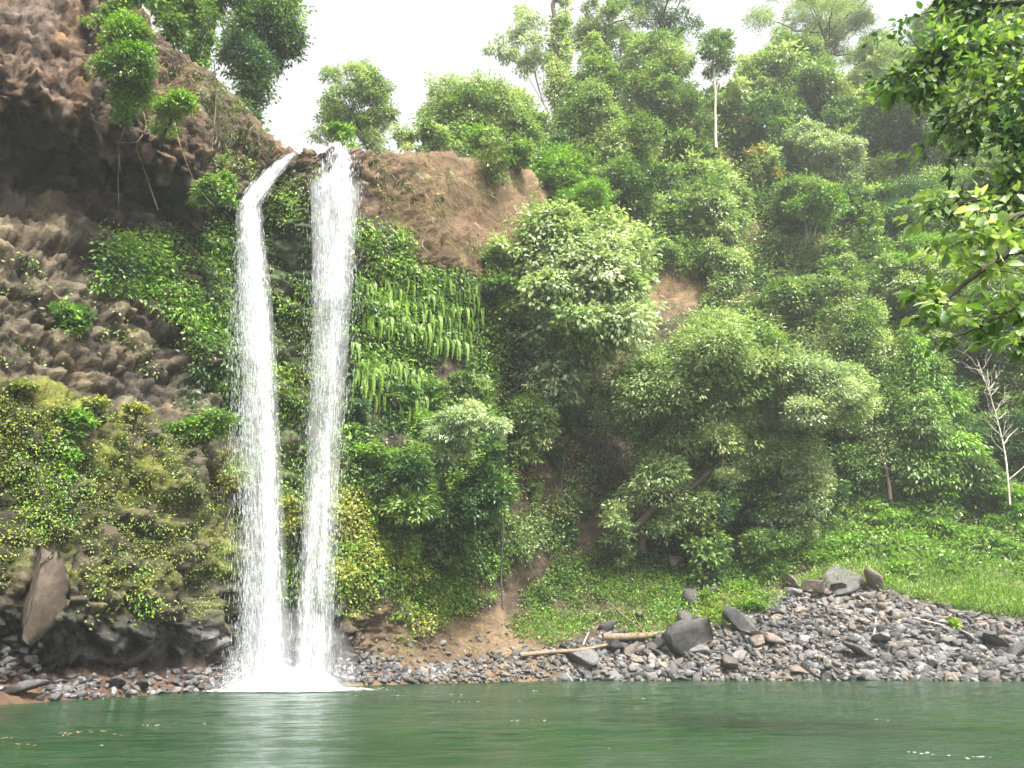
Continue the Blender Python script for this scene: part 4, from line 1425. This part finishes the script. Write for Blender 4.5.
# the rest of the scree
base_v = [rock_mesh(rng, 2, (1, rng.uniform(.55, 1), rng.uniform(.35, .8)), 10) for _ in range(14)]
V_, F_, C_l, kk = [], [], [], 0
PALR = pal('#5d5c5a', '#706e6c', '#848280', '#454443', '#6f6861', '#7d7266', '#646361')
cnt = 0
while cnt < 6000:
    x, y = rng.uniform(SX0, SX1), rng.uniform(SY0, SY1 + 2)
    if not inpoly([x], [y], SCREE)[0]:
        continue
    l, n = hit(x, y)
    if l is None:
        continue
    r = rng.uniform(0.1, 0.2 + 0.3 * rng.random() ** 2) * (0.75 if x < 560 else 1) * (1 + 0.25 * (x > 860))
    v, f = base_v[int(rng.integers(14))]
    R = np.array(Matrix.Rotation(rng.random() * 6.28, 3, 'Z') @ Matrix.Rotation(rng.normal() * .5, 3, 'X'))
    V_.append((v * r) @ R.T + l + n * r * 0.3)
    F_.append(f + kk)
    kk += len(v)
    c = PALR[int(rng.integers(7))]
    if 810 < x < 920 and y < 628 and rng.random() < 0.4:
        c = PALR[4 + int(rng.integers(2))]
    cc = np.concatenate((c * rng.uniform(0.62, 1.1), [0.1]))
    C_l.append(np.tile(cc, (len(v), 1)))
    cnt += 1
# stones along the left shore and in the dark gully
for poly, num in (([(345, 635), (440, 640), (520, 620), (530, 655), (400, 668), (345, 665)], 90), ([(40, 680), (240, 664), (250, 688), (40, 702)], 260), ([(335, 660), (400, 660), (400, 682), (335, 682)], 120), ([(676, 570), (700, 585), (698, 632), (682, 632)], 90), ([(0, 640), (40, 640), (40, 690), (0, 690)], 50)):
    c2 = 0
    while c2 < num:
        x = rng.uniform(min(p[0] for p in poly), max(p[0] for p in poly))
        y = rng.uniform(min(p[1] for p in poly), max(p[1] for p in poly))
        if not inpoly([x], [y], poly)[0]:
            continue
        l, n = hit(x, y)
        if l is None:
            continue
        r = rng.uniform(0.08, 0.26)
        v, f = base_v[int(rng.integers(14))]
        R = np.array(Matrix.Rotation(rng.random() * 6.28, 3, 'Z') @ Matrix.Rotation(rng.normal() * .5, 3, 'X'))
        V_.append((v * r) @ R.T + l + n * r * 0.3)
        F_.append(f + kk)
        kk += len(v)
        C_l.append(np.tile(np.concatenate((PALR[int(rng.integers(5))] * 0.8, [0.4])), (len(v), 1)))
        c2 += 1
tag(link('rubble', mesh_from('rubble', np.concatenate(V_), np.concatenate(F_), 3, np.concatenate(C_l)), M_RUBBLE), 'grey broken stones of the scree along the far shore', 'rubble', None, 'stuff')

# ------------------------------------------------------------------ driftwood


def log_px(name, label, cat, ptsx, r0, r1, mat=M_DRIFT, lift=0.4):
    path = []
    for (a, b, up_) in ptsx:
        l, n = hit(a, b)
        path.append(P(a, b, l[1] - up_))
    return stem(name, label, cat, path, r0, r1, mat, None, 8)


log_px('drift_log', 'thick brown drift log lying across the top of the scree', 'log', [(604, 637, .5), (622, 637, .6), (640, 636, .6), (662, 634, .5), (690, 636, .4)], 0.27, 0.14)
log_px('drift_branch', 'long thin pale branch sticking up left from the drift log', 'branch', [(646, 634, .7), (634, 624, .8), (622, 614, .9), (608, 601, .9)], 0.07, 0.03)
log_px('drift_branch', 'short pale forked branch beside the long thin branch', 'branch', [(642, 628, .7), (636, 620, .8), (632, 610, .8)], 0.05, 0.02)
log_px('drift_log', 'long thin drift log lying in the scree left of the thick log', 'log', [(520, 655, .5), (550, 652, .6), (580, 650, .6), (612, 644, .5)], 0.15, 0.08)
log_px('drift_branch', 'pale stick standing upright in the right half of the scree', 'branch', [(874, 634, .6), (875, 626, .6), (876, 617, .6)], 0.06, 0.03, PB)
log_px('drift_branch', 'pale crooked stick lying at the upper right of the scree', 'branch', [(915, 618, .5), (930, 622, .6), (948, 626, .5)], 0.06, 0.03, PB)
log_px('drift_branch', 'short pale stick leaning at the left end of the drift log', 'branch', [(583, 645, .6), (586, 638, .7), (589, 632, .7)], 0.05, 0.03, PB)
l, n = hit(952, 630)
L = Leaves()
clump_leaves(L, rng, l[None] + np.array((0, -.3, .4)) + rng.normal(size=(8, 3)) * 0.07, np.tile(np.array((0, -.3, .8)), (8, 1)), 'lime', 14, 0.13, 0.3, 0.16)
tag(link('seedling', L.mesh('seedling'), M_LEAF), 'single bright yellow green seedling among the right hand scree', 'plant')

# ------------------------------------------------------------------ the two streams


def streaks(rng, spine, n, wig=1.0, lmin=0.2, lmax=1.0, rmin=0.003, rmax=0.0085, zpow=1.0):
    """slender drops falling along a spine of (px,py,Y,half width px, core share)"""
    sp = np.array([np.concatenate((P(a, b, Y), [hw * mpp(P(a, b, Y)), core])) for a, b, Y, hw, core in spine])
    seg = np.concatenate(([0], np.cumsum(np.linalg.norm(np.diff(sp[:, :3], axis=0), axis=1))))
    s = seg[-1] * rng.random(n) ** zpow
    q = np.stack([np.interp(s, seg, sp[:, k]) for k in range(5)], 1)
    q2 = np.stack([np.interp(np.minimum(s + 0.3, seg[-1]), seg, sp[:, k]) for k in range(3)], 1)
    q1 = np.stack([np.interp(np.maximum(s - 0.3, 0), seg, sp[:, k]) for k in range(3)], 1)
    d = norm(q2 - q1)
    core = rng.random(n) < q[:, 4]
    g = rng.normal(size=n) * np.where(core, 0.32, 0.62)
    # strands: the sideways place is drawn towards a few wandering threads
    th = np.sin(s * 0.35 + np.floor(rng.random(n) * 5) * 2.1) * 0.4 + (np.floor(rng.random(n) * 7) - 3) * 0.22
    m = rng.random(n) < 0.45
    g = np.where(m, th * np.where(core, 0.7, 1.2) + rng.normal(size=n) * 0.1, g)
    g = np.clip(g, -1.4, 1.4)
    gy = rng.normal(size=n) * 0.4
    side = norm(np.cross(d, np.array((0, 1.0, 0))))
    fw = norm(np.cross(side, d))
    c = q[:, :3] + side * (g * q[:, 3])[:, None] + fw * (gy * np.minimum(q[:, 3], 0.5))[:, None]
    # bursts: water falls in pulses, thick and thin
    pul = vnoise(np.stack((c[:, 0] * 1.6, c[:, 1] * 0, c[:, 2] * 0.55), 1), 5) * 0.6 + vnoise(np.stack((c[:, 0] * 4.5, c[:, 1] * 0, c[:, 2] * 1.2), 1), 9) * 0.5
    keep = pul + rng.normal(size=n) * 0.3 > -0.35
    c, d, side, fw = c[keep], d[keep], side[keep], fw[keep]
    k = len(c)
    ln = rng.uniform(lmin, lmax, k)[:, None] * 0.5
    rr = (rmin + (rmax - rmin) * rng.random(k) ** 2)[:, None]
    d = norm(d + rng.normal(size=(k, 3)) * 0.03 * wig)
    v = np.empty((k, 5, 3))
    v[:, 0] = c - d * ln
    v[:, 1] = c + side * rr + d * ln * 0.3
    v[:, 2] = c + (-0.5 * side + 0.87 * fw) * rr + d * ln * 0.3
    v[:, 3] = c + (-0.5 * side - 0.87 * fw) * rr + d * ln * 0.3
    v[:, 4] = c + d * ln
    base = (np.arange(k) * 5)[:, None, None]
    fi = np.array([[0, 1, 2], [0, 2, 3], [0, 3, 1], [4, 2, 1], [4, 3, 2], [4, 1, 3]])[None]
    return v.reshape(-1, 3), (base + fi).reshape(-1, 3)


def join_vf(parts):
    k, V, Fc = 0, [], []
    for v, f in parts:
        V.append(v)
        Fc.append(f + k)
        k += len(v)
    return np.concatenate(V), np.concatenate(Fc)


wr = np.random.default_rng(99)
def onrock(lst, off):
    r = []
    for a, b, hw, c in lst:
        l, n = hit(a, b)
        r.append((a, b, l[1] - off, hw, c))
    return r


SL = onrock([(291, 156, 2.5, 1), (283, 163, 5, 1), (270, 176, 8, 1), (258, 190, 11, 1)], 0.3)
SL = [(a, b, min(Y, 41.6 - 0.4 * i), hw, c) for i, (a, b, Y, hw, c) in enumerate(SL)]
SL += [(249, 203, 40.2, 10, 1), (250, 230, 40.0, 11, .9), (255, 290, 39.9, 13, .8),
      (259, 360, 39.8, 14, .75), (262, 450, 39.7, 15, .7), (265, 560, 39.6, 17, .65), (267, 688, 39.6, 20, .6)]
SLc = [(250, 215, 40.1, 10, 1), (258, 290, 39.85, 10, 1), (264, 360, 39.75, 10, 1), (268, 450, 39.65, 10, 1), (271, 560, 39.55, 11, 1), (272, 690, 39.5, 12, 1)]
SR = [(338, 150, 42.2, 13, 1), (337, 160, 41.6, 17, .9), (335, 185, 41.1, 20, .8), (334, 230, 40.8, 18, .6), (332, 300, 40.6, 16, .55), (327, 400, 40.4, 14, .5), (320, 520, 40.3, 14, .5), (313, 690, 40.2, 15, .5)]
SRc = [(344, 160, 41.5, 10, 1), (341, 230, 40.7, 10, 1), (336, 320, 40.5, 7, 1), (329, 430, 40.3, 5, 1), (324, 540, 40.2, 5, 1), (320, 690, 40.1, 7, 1)]
SRd = [(318, 480, 40.3, 8, 1), (308, 560, 40.2, 8, 1), (303, 690, 40.1, 9, 1)]
FRL = [(246, 240, 40.0, 12, .2), (246, 330, 39.8, 15, .2), (247, 450, 39.6, 18, .2), (249, 570, 39.5, 18, .2), (250, 690, 39.5, 20, .2)]
lw_ = join_vf([streaks(wr, SL, 4200, zpow=1.15), streaks(wr, SL[:8], 6500, zpow=1.2), streaks(wr, SLc, 6800, rmax=0.009, zpow=1.15)])
fall1 = tag(link('waterfall', mesh_from('waterfall', lw_[0], lw_[1], 3), M_FALL), 'narrow white left stream sliding off the lip and falling straight to the pool', 'waterfall', 'streams of the waterfall')
sp1 = streaks(wr, FRL, 9000, 2.0, 0.06, 0.5, 0.0025, 0.006)
link('falling_spray', mesh_from('falling_spray', *sp1, 3), M_FALL, fall1)
rw_ = join_vf([streaks(wr, SR, 2800, zpow=1.45), streaks(wr, SR[:5], 5500, zpow=1.5, rmax=0.009), streaks(wr, SRc, 2000, zpow=1.3), streaks(wr, SRd, 1000)])
fall2 = tag(link('waterfall', mesh_from('waterfall', rw_[0], rw_[1], 3), M_FALL), 'broad veil like right stream thinning as it falls to the pool', 'waterfall', 'streams of the waterfall')
sp2 = streaks(wr, [(a, b, Y, hw * 1.25, 0.1) for a, b, Y, hw, c in SR[1:]], 9000, 2.0, 0.06, 0.5, 0.0025, 0.006)
link('falling_spray', mesh_from('falling_spray', *sp2, 3), M_FALL, fall2)

# fine spray that drifts round each stream and over the foot: a thin veil of mist
def mist_mat(name, dens):
    m, nt, out = new_mat(name)
    v = N(nt, 'ShaderNodeVolumePrincipled', Density=dens, Anisotropy=0.1)
    v.inputs['Color'].default_value = (0.97, 0.98, 0.99, 1)
    nt.links.new(v.outputs[0], out.inputs['Volume'])
    return m


def veil(name, spine, grow, mat, parent):
    sp_ = np.array([np.concatenate((P(a, b, Y), [hw * mpp(P(a, b, Y))])) for a, b, Y, hw, c in spine])
    t_ = np.linspace(0, len(sp_) - 1, len(sp_) * 6)
    q = catmull(sp_, t_)
    v_, f_ = tube(q[:, :3], q[:, 3] * grow, 14)
    k_ = len(v_)
    n_ = len(q)
    v_ = np.concatenate((v_, q[:1, :3], q[-1:, :3]))
    me = bpy.data.meshes.new(name)
    fs = [tuple(x) for x in f_.tolist()]
    for j in range(14):
        fs.append((k_, (j + 1) % 14, j))
        fs.append((k_ + 1, (n_ - 1) * 14 + j, (n_ - 1) * 14 + (j + 1) % 14))
    me.from_pydata(v_.tolist(), [], fs)
    return link(name, me, mat, parent)


M_VEIL = mist_mat('veil_mist', 0.16)
veil('mist_veil', [(a, min(b, 684), Y, hw, c) for a, b, Y, hw, c in SL[4:]], 1.25, M_VEIL, fall1)
veil('mist_veil', [(a, min(b, 684), Y, hw, c) for a, b, Y, hw, c in SR[2:]], 1.25, M_VEIL, fall2)
bm = bmesh.new()
bmesh.ops.create_icosphere(bm, subdivisions=3, radius=1.0)
me = bpy.data.meshes.new('mist')
for vv in bm.verts:
    vv.co.z = max(vv.co.z, 0.0)
bm.to_mesh(me)
bm.free()
for (rx_, ry_, rz_, dn, lab) in ((3.2, 2.2, 3.6, 0.06, 'wide low mist cloud around the foot of both streams'), (2.3, 1.4, 1.0, 0.3, 'dense small mist cloud right at the foot of both streams')):
    o = link('mist', me.copy(), mist_mat('foot_mist', dn))
    o.location = tuple(P(290, 690, 39.6) * np.array((1, 1, 0)) + np.array((0, 0, 0.03)))
    o.scale = (rx_, ry_, rz_)
    tag(o, lab, 'mist', None, 'stuff')

# splash at the foot: a cloud of small drops
NS = 10000
cx = np.where(wr.random(NS) < 0.6, 268, 312) + wr.normal(size=NS) * 17
r_ = wr.exponential(0.75, NS)
cp = np.array([P(a, 690, 39.6) for a in (268, 312)])
m = 39.6 / F / 0.95
X = (cx - 512) * m * 1.0
c = np.stack((X, 39.6 + wr.normal(size=NS) * 0.7, np.minimum(r_ * np.exp(-((cx - 285) / 40) ** 2), 4.5)), 1)
wd = wr.random(NS) < 0.35
c[:, 0] = np.where(wd, c[:, 0] + wr.normal(size=NS) * 1.2, c[:, 0])
c[:, 2] = np.where(wd, c[:, 2] * 0.25, c[:, 2])
rr = wr.uniform(0.004, 0.016, NS)
tet = np.array([(1, 1, 1), (-1, -1, 1), (-1, 1, -1), (1, -1, -1)]) / 1.2
v = (c[:, None] + tet[None] * rr[:, None, None]).reshape(-1, 3)
fi = (np.arange(NS) * 4)[:, None, None] + np.array([[0, 1, 2], [0, 3, 1], [0, 2, 3], [1, 3, 2]])[None]
tag(link('splash', mesh_from('splash', v, fi.reshape(-1, 3), 3), M_FALL), 'white splash and spray where the two streams strike the pool', 'splash', None, 'stuff')


def foam_mat():
    m, nt, out = new_mat('foam')
    L = nt.links.new
    tc = N(nt, 'ShaderNodeTexCoord')
    no = N(nt, 'ShaderNodeTexNoise', Scale=2.2, Detail=7.0, Roughness=0.7)
    L(tc.outputs['Object'], no.inputs['Vector'])
    at = N(nt, 'ShaderNodeAttribute', attribute_name='Col')
    ad = N(nt, 'ShaderNodeMath', operation='ADD')
    L(no.outputs['Fac'], ad.inputs[0])
    L(at.outputs['Fac'], ad.inputs[1])
    mr = N(nt, 'ShaderNodeMapRange')
    mr.inputs['From Min'].default_value = 0.95
    mr.inputs['From Max'].default_value = 1.25
    L(ad.outputs[0], mr.inputs['Value'])
    tr = N(nt, 'ShaderNodeBsdfTransparent')
    d = N(nt, 'ShaderNodeBsdfDiffuse')
    d.inputs['Color'].default_value = (0.85, 0.88, 0.88, 1)
    mx = N(nt, 'ShaderNodeMixShader')
    L(mr.outputs[0], mx.inputs[0])
    L(tr.outputs[0], mx.inputs[1])
    L(d.outputs[0], mx.inputs[2])
    L(mx.outputs[0], out.inputs['Surface'])
    return m


# foam sheet on the water round the foot of the falls
n1, n2 = 60, 40
fc = P(288, 690, 39.6)
gv, gc = [], []
for i in range(n1 + 1):
    for j in range(n2 + 1):
        a, b = i / n1 * 2 - 1, j / n2 * 2 - 1
        gv.append((fc[0] + a * 9, 39.0 + b * 6, 0.05))
        gc.append((np.clip(1.05 - 1.35 * math.sqrt(a * a + b * b), 0, 0.9),) * 3)
gi = np.arange((n1 + 1) * (n2 + 1)).reshape(n1 + 1, n2 + 1)
gf = np.stack((gi[:-1, :-1], gi[1:, :-1], gi[1:, 1:], gi[:-1, 1:]), -1).reshape(-1, 4)
tag(link('foam', mesh_from('foam', np.array(gv), gf, 4, np.array(gc)), foam_mat()), 'white foam spreading on the pool below the streams', 'foam', None, 'stuff')

# flat white flecks that stand in for highlights on the rippled pool
fk = np.random.default_rng(8)
fv, ff, fkk = [], [], 0
FLK = [(520, 722, 16), (545, 722, 10), (158, 727, 8), (100, 748, 6), (400, 697, 40), (470, 703, 30), (455, 696, 20), (640, 700, 10), (930, 757, 24), (965, 760, 20), (985, 760, 12), (540, 692, 18), (620, 690, 14), (520, 703, 10), (880, 722, 8)]
FLK += [(fk.uniform(20, 1000), 684 + fk.exponential(22), fk.uniform(2, 5)) for _ in range(14)]
for a, b, w in FLK:
    u, v_ = (a - 512) / F, (384 - b) / F
    if SP + v_ * CP > -0.02 or b > 766:
        continue
    t = CAMZ / -(SP + v_ * CP)
    cpt = np.array((t * u, t * (CP - v_ * SP), 0.02))
    for _q in range(max(1, int(w / 4))):
        o_ = cpt + np.array((fk.normal() * w * 0.35 * t / F, fk.normal() * 0.18, 0))
        rx_, ry_ = fk.uniform(0.25, 0.6) * min(w, 8) * 0.5 * t / F, fk.uniform(0.015, 0.05)
        an = np.arange(8) / 8 * 6.283
        rj = fk.uniform(0.6, 1.2, 8)
        fv.append(np.stack((o_[0] + np.cos(an) * rx_ * rj, o_[1] + np.sin(an) * ry_ * rj, 0.05 + 0 * an), 1))
        ff.append(np.array([(0, 1, 2, 3), (0, 3, 4, 7), (4, 5, 6, 7)]) + fkk)
        fkk += 8
tag(link('highlight_flecks', mesh_from('highlight_flecks', np.concatenate(fv), np.concatenate(ff), 4), M_FALL), 'small white flecks imitating wave highlights on the green pool', 'foam', None, 'stuff')

# floating leaves
for i, (a, b) in enumerate([(63, 735), (68, 737), (75, 735), (80, 734), (97, 734), (103, 733), (36, 747), (18, 747), (3, 740), (150, 727), (200, 726), (115, 737)]):
    u, v_ = (a - 512) / F, (384 - b) / F
    t = CAMZ / -(SP + v_ * CP)
    p = np.array((t * u, t * (CP - v_ * SP), 0.045))
    L = Leaves()
    n_ = int(rng.integers(2, 5))
    L.add(p[None] + rng.normal(size=(n_, 3)) * np.array((0.12, 0.08, 0.0)), rdirs(rng, n_) * np.array((1, 1, 0.02)), np.tile(np.array((0, 0, 1.0)), (n_, 1)) + rng.normal(size=(n_, 3)) * 0.06, 0.1, 0.06, pick(rng, 'dry', rng.uniform(0.6, 1.0, n_)))
    o = link('floating_leaves', L.mesh('floating_leaves', p), M_LEAF, None, tuple(p))
    tag(o, 'little cluster of fallen yellow brown leaves floating at the lower left', 'leaves', 'fallen leaves floating on the pool')

# ------------------------------------------------------------------ near trees leaning in from the right bank
NB = [(13, 4), (40, 2), (40, 34), (24, 30), (15, 17)]
bk = []
tz_ = 1.1
g1 = np.linspace(0, 1, 14)
nbv, nbf = [], []
for i, a in enumerate(np.linspace(0, 30, 24)):
    for j, b in enumerate(np.linspace(0, 26, 20)):
        xx = 10.2 + 0.28 * a + b + 0.8 * math.sin(a * 0.5)
        nbv.append((xx, a - 2, -1.0 + 0.42 * min(b, 6) + 0.1 * max(0, b - 6) + 0.15 * math.sin(a * 1.3 + b * 2.1)))
gi = np.arange(24 * 20).reshape(24, 20)
nbf = np.stack((gi[:-1, :-1], gi[:-1, 1:], gi[1:, 1:], gi[1:, :-1]), -1).reshape(-1, 4)
nbc = np.tile(np.concatenate((lin('#5a4a38'), [0.1])), (len(nbv), 1))
tag(link('near_bank', mesh_from('near_bank', np.array(nbv), nbf, 4, nbc, True), M_TERRAIN), 'low earth bank outside the right edge', 'bank', None, 'structure')

nr = np.random.default_rng(321)


def near_tree(label, base, top, boughs, pname, mixp, leaf, lw, per, spread, tr):
    root = link('overhanging_tree', None, loc=tuple(base))
    tag(root, label, 'tree')
    T = Tubes()
    base = np.array(base, float)
    path = T.bend(nr, base - np.array((0, 0, .4)), np.array(top), tr, tr * 0.55, 0.12, 10, 9)
    L = Leaves()
    for start_i, pts_, n_cl in boughs:
        q = np.array([P(*p) for p in pts_])
        s = path[min(start_i, 9)]
        q = np.concatenate((s[None], q))
        t = np.linspace(0, len(q) - 1, 8 * len(q))
        bp = catmull(q, t)
        T.add(bp, np.linspace(tr * 0.35, 0.012, len(bp)), 6)
        first = int(8 * 1.0)
        for k in range(n_cl):
            i = int(nr.integers(first, len(bp)))
            e = bp[i] + nr.normal(size=3) * np.array((1, 1, 0.65)) * spread
            e2 = T.bend(nr, bp[max(0, i - 2)], e, 0.012, 0.004, 0.2, 5, 4)
            clump_leaves(L, nr, e2[2:], norm(e2[2:] - e2[1] + 1e-3), pname if nr.random() < 0.65 else mixp, per, spread * 0.28, leaf, lw, 0.35, 0.6)
    link('trunk', T.mesh('trunk', base), M_BARK, root)
    link('crown', L.mesh('crown', base, True), M_NEARLEAF, root)
    return root


near_tree('shaded broad leaved tree leaning in over the upper right corner', (14.5, 13.5, 1.0), (12.5, 14.0, 13.5), [
    (7, [(1040, 50, 14), (960, 55, 14), (925, 66, 14), (885, 76, 14.2)], 60),
    (8, [(1045, 10, 14.5), (985, 5, 14.5), (940, -5, 14.5)], 26),
    (8, [(1050, -30, 14), (1000, -25, 14), (930, -45, 14)], 34),
    (7, [(1050, 80, 13.5), (1000, 90, 13.5), (965, 110, 13.5)], 34),
    (6, [(1060, 120, 13.5), (1015, 135, 13.5), (985, 150, 13.5)], 26),
    (6, [(1060, 175, 13.5), (1010, 190, 13.5), (960, 205, 13.6)], 34),
], 'mid', 'dark', 0.2, 0.105, 9, 0.5, 0.32)  # darker leaf palettes put the backlit shade into the leaf colour
near_tree('broad pale leaved branch tree reaching in at the right edge below the shaded one', (11.5, 9.0, 1.0), (8.8, 9.2, 6.6), [
    (8, [(1040, 250, 9), (990, 265, 9), (945, 300, 9), (915, 320, 9)], 16),
    (8, [(1045, 215, 9), (1000, 225, 9), (970, 235, 9)], 12),
    (7, [(1045, 290, 8.8), (1010, 310, 8.8), (975, 330, 8.8)], 12),
    (7, [(1050, 330, 8.8), (1020, 345, 8.8)], 7),
], 'mid', 'pale', 0.17, 0.095, 6, 0.28, 0.16)
